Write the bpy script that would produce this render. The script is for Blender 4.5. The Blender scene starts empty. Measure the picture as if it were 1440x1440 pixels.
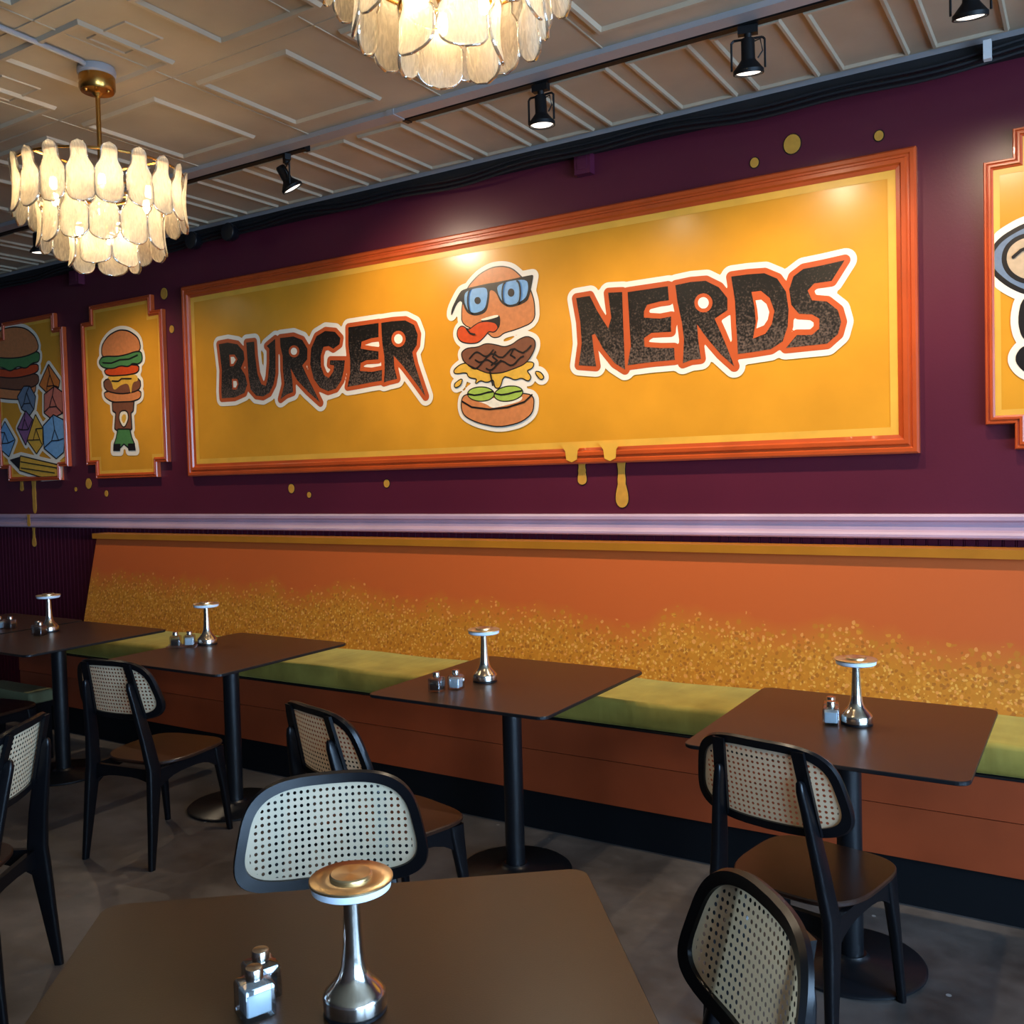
import bpy, bmesh, math, random, json
import numpy as np
from mathutils import Vector, Matrix
random.seed(7)
PI = math.pi
COL = bpy.context.scene.collection
ART = json.loads(r'''{"burger":[["B",[[-4.722,2.434],[-4.64,2.437],[-4.553,2.418],[-4.5,2.369],[-4.494,2.319],[-4.529,2.267],[-4.492,2.22],[-4.476,2.164],[-4.505,2.111],[-4.594,2.089],[-4.712,2.091],[-4.714,2.136],[-4.702,2.27],[-4.713,2.361]],[[[-4.628,2.359],[-4.58,2.356],[-4.554,2.324],[-4.592,2.285],[-4.624,2.286]],[[-4.612,2.207],[-4.564,2.203],[-4.552,2.169],[-4.576,2.136],[-4.611,2.14]]]],["U",[[-4.473,2.421],[-4.403,2.42],[-4.399,2.333],[-4.385,2.222],[-4.354,2.155],[-4.316,2.141],[-4.294,2.194],[-4.279,2.279],[-4.275,2.365],[-4.297,2.383],[-4.222,2.419],[-4.224,2.317],[-4.229,2.21],[-4.248,2.147],[-4.288,2.096],[-4.343,2.078],[-4.404,2.088],[-4.449,2.129],[-4.464,2.207],[-4.468,2.317]],[]],["R",[[-4.181,2.42],[-4.071,2.419],[-3.999,2.391],[-3.959,2.335],[-3.964,2.273],[-4.006,2.24],[-3.966,2.168],[-3.913,2.081],[-3.871,2.01],[-3.97,2.085],[-4.054,2.159],[-4.102,2.232],[-4.09,2.157],[-4.089,2.088],[-4.146,2.076],[-4.195,2.052],[-4.158,2.141],[-4.166,2.226],[-4.164,2.312],[-4.18,2.366]],[[[-4.024,2.326],[-4.027,2.315],[-4.033,2.305],[-4.043,2.298],[-4.056,2.294],[-4.069,2.294],[-4.083,2.297],[-4.095,2.303],[-4.104,2.312],[-4.11,2.322],[-4.111,2.334],[-4.109,2.344],[-4.102,2.354],[-4.092,2.361],[-4.079,2.365],[-4.066,2.365],[-4.052,2.362],[-4.041,2.356],[-4.031,2.347],[-4.026,2.337]]]],["G",[[-3.93,2.333],[-3.884,2.401],[-3.813,2.425],[-3.738,2.412],[-3.698,2.372],[-3.707,2.337],[-3.756,2.316],[-3.789,2.335],[-3.831,2.334],[-3.855,2.284],[-3.857,2.222],[-3.832,2.168],[-3.798,2.15],[-3.762,2.184],[-3.753,2.219],[-3.787,2.227],[-3.782,2.252],[-3.67,2.242],[-3.679,2.187],[-3.702,2.128],[-3.745,2.085],[-3.808,2.074],[-3.87,2.099],[-3.917,2.154],[-3.942,2.24]],[]],["E",[[-3.635,2.427],[-3.411,2.428],[-3.415,2.349],[-3.466,2.349],[-3.539,2.336],[-3.547,2.297],[-3.469,2.28],[-3.418,2.27],[-3.42,2.226],[-3.511,2.229],[-3.551,2.217],[-3.559,2.172],[-3.474,2.16],[-3.396,2.164],[-3.401,2.105],[-3.477,2.101],[-3.582,2.093],[-3.656,2.089],[-3.633,2.163],[-3.63,2.244],[-3.639,2.326]],[]],["R",[[-3.392,2.426],[-3.309,2.427],[-3.222,2.422],[-3.162,2.391],[-3.139,2.336],[-3.148,2.279],[-3.18,2.243],[-3.164,2.174],[-3.131,2.085],[-3.098,1.996],[-3.173,2.088],[-3.244,2.171],[-3.311,2.236],[-3.307,2.167],[-3.291,2.107],[-3.348,2.101],[-3.386,2.094],[-3.377,2.172],[-3.378,2.242],[-3.39,2.322]],[[[-3.222,2.32],[-3.225,2.307],[-3.233,2.295],[-3.244,2.286],[-3.258,2.281],[-3.274,2.28],[-3.289,2.284],[-3.303,2.292],[-3.314,2.303],[-3.32,2.316],[-3.322,2.33],[-3.319,2.344],[-3.311,2.355],[-3.3,2.364],[-3.286,2.369],[-3.27,2.37],[-3.255,2.366],[-3.241,2.358],[-3.231,2.347],[-3.224,2.334]]]]],"nerds":[["N",[[-2.16,2.415],[-2.085,2.417],[-2.046,2.339],[-1.99,2.25],[-1.972,2.299],[-1.981,2.373],[-1.986,2.42],[-1.912,2.414],[-1.911,2.323],[-1.909,2.19],[-1.906,2.045],[-1.96,2.081],[-2.022,2.159],[-2.061,2.231],[-2.078,2.227],[-2.069,2.142],[-2.059,2.073],[-2.154,2.087],[-2.135,2.191],[-2.14,2.297]],[]],["E",[[-1.884,2.41],[-1.68,2.412],[-1.676,2.347],[-1.719,2.347],[-1.785,2.339],[-1.802,2.311],[-1.803,2.281],[-1.721,2.267],[-1.667,2.271],[-1.669,2.201],[-1.766,2.206],[-1.805,2.185],[-1.803,2.144],[-1.724,2.131],[-1.655,2.125],[-1.653,2.07],[-1.769,2.07],[-1.892,2.065],[-1.873,2.155],[-1.877,2.238],[-1.88,2.32]],[]],["R",[[-1.643,2.412],[-1.569,2.417],[-1.497,2.413],[-1.436,2.376],[-1.397,2.323],[-1.398,2.27],[-1.459,2.238],[-1.43,2.172],[-1.402,2.101],[-1.371,2.016],[-1.432,2.075],[-1.492,2.149],[-1.542,2.222],[-1.538,2.153],[-1.527,2.064],[-1.571,2.063],[-1.614,2.051],[-1.606,2.16],[-1.615,2.24],[-1.634,2.332]],[[[-1.466,2.31],[-1.469,2.297],[-1.475,2.286],[-1.484,2.277],[-1.497,2.272],[-1.51,2.272],[-1.523,2.275],[-1.535,2.283],[-1.545,2.294],[-1.55,2.306],[-1.552,2.32],[-1.55,2.333],[-1.544,2.344],[-1.534,2.353],[-1.522,2.357],[-1.508,2.358],[-1.495,2.354],[-1.483,2.346],[-1.474,2.336],[-1.468,2.323]]]],["D",[[-1.378,2.416],[-1.307,2.416],[-1.229,2.411],[-1.173,2.38],[-1.136,2.319],[-1.126,2.243],[-1.131,2.169],[-1.154,2.106],[-1.206,2.078],[-1.293,2.072],[-1.354,2.07],[-1.356,2.135],[-1.36,2.213],[-1.363,2.309]],[[[-1.287,2.336],[-1.245,2.336],[-1.207,2.3],[-1.187,2.241],[-1.2,2.186],[-1.229,2.147],[-1.284,2.131],[-1.27,2.203],[-1.275,2.27]]]],["S",[[-0.89,2.419],[-0.944,2.34],[-1.016,2.339],[-1.044,2.312],[-1.026,2.269],[-0.964,2.256],[-0.92,2.215],[-0.907,2.164],[-0.921,2.115],[-0.966,2.079],[-1.057,2.078],[-1.14,2.077],[-1.093,2.128],[-1.029,2.122],[-0.997,2.146],[-0.996,2.187],[-1.027,2.209],[-1.082,2.218],[-1.114,2.26],[-1.122,2.327],[-1.103,2.38],[-1.061,2.406],[-0.979,2.411]],[]]],"logo":[["top_bun","bun",[[-2.803,2.539],[-2.781,2.564],[-2.725,2.605],[-2.65,2.629],[-2.584,2.627],[-2.528,2.609],[-2.486,2.573],[-2.436,2.519],[-2.414,2.47],[-2.4,2.422],[-2.399,2.328],[-2.514,2.3],[-2.587,2.291],[-2.612,2.273],[-2.653,2.273],[-2.685,2.304],[-2.844,2.355],[-2.84,2.446],[-2.825,2.507]],1],["mouth","ink",[[-2.733,2.375],[-2.616,2.387],[-2.603,2.371],[-2.606,2.323],[-2.636,2.302],[-2.676,2.314],[-2.7,2.347]],0],["teeth","cream",[[-2.729,2.374],[-2.621,2.388],[-2.61,2.375],[-2.675,2.366],[-2.716,2.366]],0],["tongue","red",[[-2.87,2.337],[-2.844,2.352],[-2.802,2.323],[-2.759,2.346],[-2.725,2.358],[-2.675,2.355],[-2.634,2.343],[-2.619,2.318],[-2.644,2.299],[-2.677,2.31],[-2.702,2.285],[-2.745,2.255],[-2.804,2.257],[-2.855,2.272],[-2.876,2.303]],1],["glasses","ink",[[-2.859,2.521],[-2.833,2.543],[-2.669,2.553],[-2.632,2.551],[-2.427,2.561],[-2.397,2.561],[-2.405,2.529],[-2.42,2.471],[-2.439,2.429],[-2.543,2.41],[-2.598,2.442],[-2.625,2.503],[-2.663,2.521],[-2.667,2.474],[-2.686,2.404],[-2.757,2.393],[-2.812,2.415],[-2.843,2.488],[-2.874,2.471],[-2.913,2.405],[-2.91,2.447]],0],["lens","blue",[[-2.819,2.527],[-2.752,2.539],[-2.682,2.534],[-2.675,2.495],[-2.694,2.422],[-2.757,2.407],[-2.803,2.426],[-2.826,2.479]],0],["lens","blue",[[-2.618,2.535],[-2.538,2.549],[-2.435,2.543],[-2.429,2.492],[-2.45,2.444],[-2.538,2.421],[-2.59,2.451],[-2.613,2.494]],0],["pupil","ink",[[-2.719,2.47],[-2.722,2.46],[-2.73,2.454],[-2.74,2.453],[-2.75,2.457],[-2.757,2.465],[-2.76,2.475],[-2.757,2.484],[-2.749,2.49],[-2.739,2.491],[-2.729,2.488],[-2.722,2.48]],0],["pupil","ink",[[-2.512,2.485],[-2.515,2.475],[-2.522,2.468],[-2.533,2.466],[-2.543,2.47],[-2.551,2.479],[-2.553,2.49],[-2.55,2.501],[-2.542,2.508],[-2.532,2.509],[-2.521,2.505],[-2.514,2.496]],0],["cheese","cheese",[[-2.904,2.122],[-2.851,2.153],[-2.766,2.146],[-2.601,2.111],[-2.472,2.127],[-2.409,2.122],[-2.418,2.096],[-2.457,2.086],[-2.427,2.05],[-2.443,2.031],[-2.482,2.054],[-2.522,2.044],[-2.554,2.06],[-2.594,2.07],[-2.616,2.01],[-2.645,2.012],[-2.652,2.06],[-2.694,2.043],[-2.735,2.06],[-2.769,2.041],[-2.751,2.068],[-2.81,2.079],[-2.818,2.108],[-2.896,2.104]],1],["patty","patty",[[-2.853,2.209],[-2.814,2.23],[-2.746,2.227],[-2.695,2.243],[-2.638,2.231],[-2.581,2.212],[-2.533,2.221],[-2.492,2.244],[-2.444,2.256],[-2.402,2.235],[-2.399,2.201],[-2.424,2.157],[-2.464,2.12],[-2.52,2.105],[-2.602,2.087],[-2.684,2.09],[-2.766,2.125],[-2.833,2.158]],1],["drop","cheese",[[-2.403,2.075],[-2.372,2.069],[-2.351,2.041],[-2.373,2.034]],1],["drop","cheese",[[-2.849,2.075],[-2.863,2.041],[-2.898,2.03],[-2.899,2.051]],1],["bottom_bun","bun",[[-2.852,1.977],[-2.813,1.989],[-2.485,1.97],[-2.43,1.959],[-2.413,1.935],[-2.424,1.868],[-2.497,1.825],[-2.627,1.808],[-2.759,1.838],[-2.843,1.878],[-2.86,1.921]],1],["sauce","cream",[[-2.781,1.955],[-2.477,1.963],[-2.486,1.933],[-2.558,1.92],[-2.607,1.913],[-2.665,1.906],[-2.706,1.933]],0],["pickle","pickle",[[-2.653,1.979],[-2.657,1.969],[-2.669,1.96],[-2.687,1.953],[-2.709,1.95],[-2.734,1.95],[-2.759,1.953],[-2.782,1.96],[-2.8,1.969],[-2.811,1.979],[-2.815,1.99],[-2.811,2.001],[-2.799,2.01],[-2.78,2.016],[-2.757,2.019],[-2.732,2.019],[-2.707,2.016],[-2.685,2.009],[-2.667,2.0],[-2.656,1.99]],1],["pickle","pickle",[[-2.48,1.98],[-2.482,1.969],[-2.492,1.958],[-2.51,1.95],[-2.532,1.943],[-2.558,1.94],[-2.584,1.94],[-2.608,1.943],[-2.628,1.95],[-2.642,1.959],[-2.648,1.97],[-2.645,1.981],[-2.635,1.992],[-2.617,2.001],[-2.594,2.007],[-2.568,2.011],[-2.542,2.01],[-2.518,2.007],[-2.498,2.0],[-2.485,1.991]],1]],"pb":[["top_bun","bun",[[-5.924,2.461],[-5.919,2.539],[-5.837,2.6],[-5.725,2.625],[-5.619,2.608],[-5.516,2.548],[-5.501,2.466],[-5.629,2.445],[-5.803,2.444]],1],["bottom_bun","bun",[[-5.914,2.215],[-5.517,2.201],[-5.521,2.148],[-5.606,2.133],[-5.736,2.131],[-5.845,2.148],[-5.909,2.18]],1],["patty","patty",[[-5.912,2.307],[-5.522,2.288],[-5.517,2.201],[-5.732,2.189],[-5.911,2.229]],1],["cheese","cheese",[[-5.889,2.323],[-5.552,2.317],[-5.535,2.262],[-5.598,2.261],[-5.621,2.168],[-5.641,2.257],[-5.728,2.25],[-5.807,2.212],[-5.831,2.285]],0],["tomato","red",[[-5.908,2.373],[-5.527,2.376],[-5.531,2.322],[-5.68,2.317],[-5.877,2.327]],1],["lettuce","green",[[-5.96,2.426],[-5.913,2.46],[-5.716,2.439],[-5.501,2.466],[-5.484,2.405],[-5.527,2.38],[-5.59,2.394],[-5.634,2.371],[-5.719,2.388],[-5.808,2.372],[-5.918,2.388]],1],["stand","patty",[[-5.824,2.131],[-5.596,2.122],[-5.606,2.066],[-5.633,2.054],[-5.629,1.945],[-5.662,1.933],[-5.781,1.939],[-5.809,1.954],[-5.789,2.063],[-5.823,2.078]],1],["stand_base","green",[[-5.775,1.942],[-5.651,1.936],[-5.633,1.878],[-5.608,1.836],[-5.67,1.818],[-5.717,1.847],[-5.761,1.822],[-5.821,1.845],[-5.796,1.885]],1],["badge","cream",[[-5.74,2.067],[-5.671,2.065],[-5.657,2.015],[-5.711,1.949],[-5.761,2.017]],1],["badge","cheese",[[-5.72,2.045],[-5.685,2.046],[-5.679,2.013],[-5.709,1.977],[-5.735,2.012]],0],["foot","ink",[[-5.832,1.845],[-5.755,1.845],[-5.762,1.794],[-5.839,1.797]],0],["foot","ink",[[-5.672,1.842],[-5.6,1.841],[-5.59,1.792],[-5.671,1.794]],0]],"pa":[["bottom_bun","bun",[[-7.291,2.348],[-7.183,2.325],[-6.865,2.317],[-6.735,2.33],[-6.753,2.265],[-6.897,2.23],[-7.082,2.242],[-7.297,2.272]],1],["patty","patty",[[-7.339,2.436],[-7.016,2.396],[-6.704,2.409],[-6.697,2.327],[-6.918,2.299],[-7.183,2.333],[-7.346,2.36]],1],["tomato","red",[[-7.334,2.497],[-7.012,2.448],[-6.698,2.484],[-6.695,2.415],[-7.016,2.396],[-7.339,2.444]],1],["lettuce","green",[[-7.354,2.591],[-7.084,2.552],[-6.673,2.574],[-6.677,2.494],[-6.773,2.495],[-6.854,2.458],[-6.956,2.488],[-7.065,2.452],[-7.169,2.499],[-7.361,2.507]],1],["top_bun","bun",[[-7.354,2.598],[-7.316,2.718],[-7.147,2.776],[-6.986,2.778],[-6.831,2.751],[-6.709,2.673],[-6.673,2.577],[-6.873,2.548],[-7.084,2.555]],1],["die","orange",[[-6.562,2.455],[-6.436,2.33],[-6.451,2.288],[-6.589,2.254],[-6.685,2.319]],1],["die","pink",[[-6.628,2.242],[-6.5,2.291],[-6.406,2.242],[-6.416,2.099],[-6.554,2.063],[-6.638,2.111]],1],["die","slate",[[-6.975,2.25],[-6.89,2.319],[-6.813,2.314],[-6.747,2.235],[-6.774,2.149],[-6.829,2.107],[-6.929,2.158]],1],["die","purple",[[-6.879,2.132],[-6.794,2.061],[-6.898,1.887],[-6.993,2.011]],1],["die","blue",[[-6.658,2.01],[-6.528,2.083],[-6.409,2.041],[-6.399,1.911],[-6.425,1.811],[-6.514,1.77],[-6.657,1.848]],1],["die","cheese",[[-6.753,2.096],[-6.672,1.996],[-6.68,1.879],[-6.761,1.815],[-6.87,1.916]],1],["die","blue",[[-7.238,1.992],[-7.163,2.065],[-7.04,1.923],[-7.13,1.805],[-7.248,1.87]],1],["pencil","cheese",[[-6.971,1.795],[-6.481,1.711],[-6.487,1.639],[-6.711,1.636],[-6.992,1.695]],1],["pencil_tip","ink",[[-7.119,1.774],[-6.971,1.795],[-6.992,1.695]],0]],"pc":[["goggles","slate",[[-0.339,2.363],[-0.302,2.412],[-0.228,2.449],[-0.172,2.454],[-0.114,2.43],[-0.09,2.351],[-0.09,2.275],[-0.115,2.212],[-0.174,2.195],[-0.23,2.215],[-0.285,2.253],[-0.338,2.314]],1],["goggle_lens","skin",[[-0.127,2.318],[-0.13,2.298],[-0.138,2.281],[-0.151,2.266],[-0.167,2.256],[-0.187,2.25],[-0.208,2.251],[-0.229,2.256],[-0.248,2.267],[-0.265,2.282],[-0.278,2.3],[-0.286,2.32],[-0.289,2.341],[-0.286,2.362],[-0.278,2.38],[-0.264,2.394],[-0.247,2.404],[-0.228,2.409],[-0.207,2.409],[-0.186,2.403],[-0.166,2.392],[-0.15,2.377],[-0.137,2.359],[-0.13,2.339]],1],["body","ink",[[-0.221,2.181],[-0.124,2.17],[-0.108,2.096],[-0.116,2.03],[-0.158,2.005],[-0.222,2.031],[-0.236,2.101]],1],["arm","ink",[[-0.248,1.955],[-0.226,1.988],[-0.192,1.97],[-0.193,1.902],[-0.227,1.919]],1]]}''')

# ---------------------------------------------------------------- materials
def srgb(h):
    h = h.lstrip('#'); v = [int(h[i:i+2], 16)/255 for i in (0, 2, 4)]
    return tuple(((c/12.92) if c <= .04045 else ((c+.055)/1.055)**2.4) for c in v)+(1,)
def new_mat(name):
    m = bpy.data.materials.new(name); m.use_nodes = True
    nt = m.node_tree; b = nt.nodes['Principled BSDF']
    return m, nt, b
def N(nt, t, **kw):
    n = nt.nodes.new(t)
    for k, v in kw.items(): setattr(n, k, v)
    return n
def simple(name, col, rough=.5, metal=0, noise=.0, scale=8, bump=0, bscale=60, coat=0, spec=.5):
    m, nt, b = new_mat(name)
    c = srgb(col) if isinstance(col, str) else col
    b.inputs['Base Color'].default_value = c
    b.inputs['Roughness'].default_value = rough; b.inputs['Metallic'].default_value = metal
    b.inputs['Coat Weight'].default_value = coat; b.inputs['Specular IOR Level'].default_value = spec
    tc = N(nt, 'ShaderNodeTexCoord')
    if noise:
        n = N(nt, 'ShaderNodeTexNoise'); n.inputs['Scale'].default_value = scale; n.inputs['Detail'].default_value = 6
        nt.links.new(tc.outputs['Object'], n.inputs['Vector'])
        r = N(nt, 'ShaderNodeValToRGB')
        r.color_ramp.elements[0].position = .3; r.color_ramp.elements[1].position = .7
        r.color_ramp.elements[0].color = tuple(x*(1-noise) for x in c[:3])+(1,)
        r.color_ramp.elements[1].color = tuple(min(1, x*(1+noise)) for x in c[:3])+(1,)
        nt.links.new(n.outputs['Fac'], r.inputs['Fac']); nt.links.new(r.outputs['Color'], b.inputs['Base Color'])
    if bump:
        n = N(nt, 'ShaderNodeTexNoise'); n.inputs['Scale'].default_value = bscale; n.inputs['Detail'].default_value = 4
        nt.links.new(tc.outputs['Object'], n.inputs['Vector'])
        bp = N(nt, 'ShaderNodeBump'); bp.inputs['Strength'].default_value = bump; bp.inputs['Distance'].default_value = .004
        nt.links.new(n.outputs['Fac'], bp.inputs['Height']); nt.links.new(bp.outputs['Normal'], b.inputs['Normal'])
    return m
M = {}
M['wall'] = simple('plum_wall_paint', '#56192a', .36, noise=.10, scale=1.5, bump=.08, bscale=90)
M['bead'] = simple('plum_beadboard', '#430f24', .75, noise=.08, spec=.15)
M['sidewall'] = simple('side_wall_paint', '#5a4a48', .7, noise=.06)
M['rail'] = simple('lilac_rail_paint', '#b294a4', .45, noise=.10, scale=3)
M['ceil'] = simple('pressed_ceiling', '#a4957e', .55, noise=.14, scale=2.2, bump=.12, bscale=25)
M['ceilmould'] = simple('ceiling_moulding', '#a4957e', .5, noise=.08, scale=4)
M['raceway'] = simple('grey_raceway', '#8d8a8a', .4)
M['blackband'] = simple('black_crown', '#0b0c10', .6, noise=.1)
M['black'] = simple('black_lacquer', '#0b0b0e', .30, noise=.15, scale=20, spec=.26)
M['blackmetal'] = simple('black_powder_coat', '#0e1014', .34)
M['spotmetal'] = simple('black_spot_metal', '#0a0a0b', .5, spec=.3)
M['frame'] = simple('orange_frame_paint', '#b8491a', .33, noise=.12, scale=5, coat=.25)
M['gold'] = simple('gold_border_paint', '#e6a83c', .4, noise=.08, scale=9)
M['drip'] = simple('gold_drip_paint', '#c98f37', .35, noise=.10, scale=30)
M['field'] = simple('ochre_field_paint', '#dc9326', .26, noise=.13, scale=2.0, bump=.05, bscale=14)
M['ledge'] = simple('ochre_ledge_paint', '#b5701c', .35, noise=.08)
M['benchfront'] = simple('rust_bench_paint', '#96401f', .38, noise=.16, scale=3, bump=.05)
M['kick'] = simple('black_kick_board', '#07090d', .7, spec=.2)
M['brass'] = simple('brass', '#b98a45', .25, metal=1)
M['chrome'] = simple('chrome', '#cfc9bf', .17, metal=1)
M['diffuser'] = simple('frosted_diffuser', '#d8e4f0', .35)
M['tabletop'] = simple('brown_laminate', '#352112', .33, noise=.06, scale=30, bump=.05, bscale=300)
M['walnut'] = simple('walnut_seat', '#2e1a11', .3, noise=.22, scale=9)
M['salt'] = simple('salt', '#e8eef2', .9)
M['pepper'] = simple('pepper', '#2a241f', .9, noise=.5, scale=300)
M['white'] = simple('white_plastic', '#cfcfcd', .4)
M['box'] = simple('plum_box_paint', '#561a33', .4)
ACOL = dict(ink='#1d1715', cream='#f2e2c4', red='#cf4a1c', blue='#7ba7cc', cheese='#e0a83c', patty='#7d4a31', bun='#cf7d47',
            pickle='#a3b84a', green='#4f8046', orange='#cf7330', pink='#c9705a', slate='#6d7b8c', purple='#8b5a80', skin='#c3a582')
for k, h in ACOL.items(): M['art_'+k] = simple('art_paint_'+k, h, .34, noise=.10, scale=40)
M['art_edge'] = simple('art_paint_orange_outline', '#bd5226', .34)
M['art_white'] = simple('art_paint_white_outline', '#f3e3ca', .34)

def letter_mat():
    m, nt, b = new_mat('stippled_black_letters')
    tc = N(nt, 'ShaderNodeTexCoord'); sp = N(nt, 'ShaderNodeSeparateXYZ'); nt.links.new(tc.outputs['Object'], sp.inputs[0])
    n = N(nt, 'ShaderNodeTexNoise'); n.inputs['Scale'].default_value = 110; n.inputs['Detail'].default_value = 2
    nt.links.new(tc.outputs['Object'], n.inputs['Vector'])
    mr = N(nt, 'ShaderNodeMapRange'); nt.links.new(sp.outputs['Z'], mr.inputs[0])
    mr.inputs[1].default_value = .20; mr.inputs[2].default_value = -.26
    a = N(nt, 'ShaderNodeMath', operation='MULTIPLY_ADD'); nt.links.new(mr.outputs[0], a.inputs[0]); a.inputs[1].default_value = .34
    s = N(nt, 'ShaderNodeMath', operation='SUBTRACT'); nt.links.new(n.outputs['Fac'], s.inputs[0]); s.inputs[1].default_value = .14
    nt.links.new(s.outputs[0], a.inputs[2])
    r = N(nt, 'ShaderNodeValToRGB'); r.color_ramp.elements[0].position = .47; r.color_ramp.elements[1].position = .80
    r.color_ramp.elements[0].color = srgb('#17130f'); r.color_ramp.elements[1].color = srgb('#6f5a4c')
    nt.links.new(a.outputs[0], r.inputs['Fac']); nt.links.new(r.outputs['Color'], b.inputs['Base Color'])
    b.inputs['Roughness'].default_value = .35
    return m
M['letter'] = letter_mat()

def concrete():
    m, nt, b = new_mat('stained_concrete')
    tc = N(nt, 'ShaderNodeTexCoord')
    def noi(sc, d=8):
        n = N(nt, 'ShaderNodeTexNoise'); n.inputs['Scale'].default_value = sc; n.inputs['Detail'].default_value = d; n.inputs['Roughness'].default_value = .6
        nt.links.new(tc.outputs['Object'], n.inputs['Vector']); return n
    n1 = noi(1.6); n2 = noi(14)
    r = N(nt, 'ShaderNodeValToRGB'); e = r.color_ramp.elements
    e[0].position = .32; e[0].color = srgb('#37322f'); e[1].position = .68; e[1].color = srgb('#67605b')
    nt.links.new(n1.outputs['Fac'], r.inputs['Fac'])
    mx = N(nt, 'ShaderNodeMixRGB', blend_type='OVERLAY'); mx.inputs[0].default_value = .45
    nt.links.new(r.outputs['Color'], mx.inputs[1]); nt.links.new(n2.outputs['Fac'], mx.inputs[2])
    # paint specks and chips
    v = N(nt, 'ShaderNodeTexVoronoi'); v.inputs['Scale'].default_value = 5.5; nt.links.new(tc.outputs['Object'], v.inputs['Vector'])
    lt = N(nt, 'ShaderNodeMath', operation='LESS_THAN'); nt.links.new(v.outputs['Distance'], lt.inputs[0]); lt.inputs[1].default_value = .045
    mx2 = N(nt, 'ShaderNodeMixRGB'); nt.links.new(lt.outputs[0], mx2.inputs[0]); nt.links.new(mx.outputs[0], mx2.inputs[1]); mx2.inputs[2].default_value = srgb('#8f8b86')
    nt.links.new(mx2.outputs[0], b.inputs['Base Color'])
    rr = N(nt, 'ShaderNodeMapRange'); nt.links.new(n2.outputs['Fac'], rr.inputs[0]); rr.inputs[3].default_value = .34; rr.inputs[4].default_value = .6
    nt.links.new(rr.outputs[0], b.inputs['Roughness'])
    bp = N(nt, 'ShaderNodeBump'); bp.inputs['Strength'].default_value = .15; bp.inputs['Distance'].default_value = .005
    nt.links.new(n2.outputs['Fac'], bp.inputs['Height']); nt.links.new(bp.outputs['Normal'], b.inputs['Normal'])
    return m
M['floor'] = concrete()

def bench_mural():
    # hand-stippled fade: rust orange above, ochre below, dots scattered across the wavy border
    m, nt, b = new_mat('stippled_bench_mural')
    L = nt.links.new
    tc = N(nt, 'ShaderNodeTexCoord'); sp = N(nt, 'ShaderNodeSeparateXYZ'); L(tc.outputs['Object'], sp.inputs[0])
    h = N(nt, 'ShaderNodeMapRange'); L(sp.outputs['Z'], h.inputs[0]); h.inputs[1].default_value = .62; h.inputs[2].default_value = 1.19
    wx = N(nt, 'ShaderNodeTexNoise'); wx.noise_dimensions = '1D'; wx.inputs['Scale'].default_value = 1.9; wx.inputs['Detail'].default_value = 3
    L(sp.outputs['X'], wx.inputs['W'])
    w2 = N(nt, 'ShaderNodeMath', operation='MULTIPLY_ADD'); L(wx.outputs['Fac'], w2.inputs[0]); w2.inputs[1].default_value = -.55; L(h.outputs[0], w2.inputs[2])
    # border lies higher towards the left end of the bench
    xs = N(nt, 'ShaderNodeMath', operation='MULTIPLY_ADD'); L(sp.outputs['X'], xs.inputs[0]); xs.inputs[1].default_value = .03; L(w2.outputs[0], xs.inputs[2])
    mr = N(nt, 'ShaderNodeMapRange'); L(xs.outputs[0], mr.inputs[0]); mr.inputs[1].default_value = -.04; mr.inputs[2].default_value = .26
    base = N(nt, 'ShaderNodeValToRGB'); e = base.color_ramp.elements
    e[0].position = 0; e[0].color = srgb('#c17a22'); e[1].position = 1; e[1].color = srgb('#bf5924')
    L(mr.outputs[0], base.inputs['Fac'])
    cur = base.outputs['Color']
    dn0 = N(nt, 'ShaderNodeTexNoise'); dn0.inputs['Scale'].default_value = 28; dn0.inputs['Detail'].default_value = 2; L(tc.outputs['Object'], dn0.inputs['Vector'])
    dv = N(nt, 'ShaderNodeVectorMath', operation='MULTIPLY_ADD'); L(dn0.outputs['Color'], dv.inputs[0]); dv.inputs[1].default_value = (.022, .022, .022); L(tc.outputs['Object'], dv.inputs[2])
    for sc, col, thr, lo, hi in ((46, '#b8741d', .55, .95, .1), (44, '#cf8a2c', .42, .95, .0), (38, '#e0954a', .30, 1.0, .45), (60, '#e2a94c', .33, .6, .0), (52, '#9c5a1c', .40, .7, -.1)):
        v = N(nt, 'ShaderNodeTexVoronoi'); v.inputs['Scale'].default_value = sc; v.inputs['Randomness'].default_value = 1
        L(dv.outputs[0], v.inputs['Vector'])
        lt = N(nt, 'ShaderNodeMath', operation='LESS_THAN'); L(v.outputs['Distance'], lt.inputs[0]); lt.inputs[1].default_value = thr
        cs = N(nt, 'ShaderNodeSeparateColor'); L(v.outputs['Color'], cs.inputs[0])
        dn = N(nt, 'ShaderNodeMapRange'); L(mr.outputs[0], dn.inputs[0]); dn.inputs[1].default_value = hi; dn.inputs[2].default_value = lo
        dn.inputs[3].default_value = .62; dn.inputs[4].default_value = 0
        g = N(nt, 'ShaderNodeMath', operation='LESS_THAN'); L(cs.outputs[0], g.inputs[0]); L(dn.outputs[0], g.inputs[1])
        a = N(nt, 'ShaderNodeMath', operation='MULTIPLY'); L(lt.outputs[0], a.inputs[0]); L(g.outputs[0], a.inputs[1])
        a2 = N(nt, 'ShaderNodeMath', operation='MULTIPLY'); L(a.outputs[0], a2.inputs[0]); a2.inputs[1].default_value = .7
        mx = N(nt, 'ShaderNodeMixRGB'); L(a2.outputs[0], mx.inputs[0]); L(cur, mx.inputs[1]); mx.inputs[2].default_value = srgb(col)
        cur = mx.outputs[0]
    L(cur, b.inputs['Base Color']); b.inputs['Roughness'].default_value = .42
    return m
M['mural'] = bench_mural()

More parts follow.
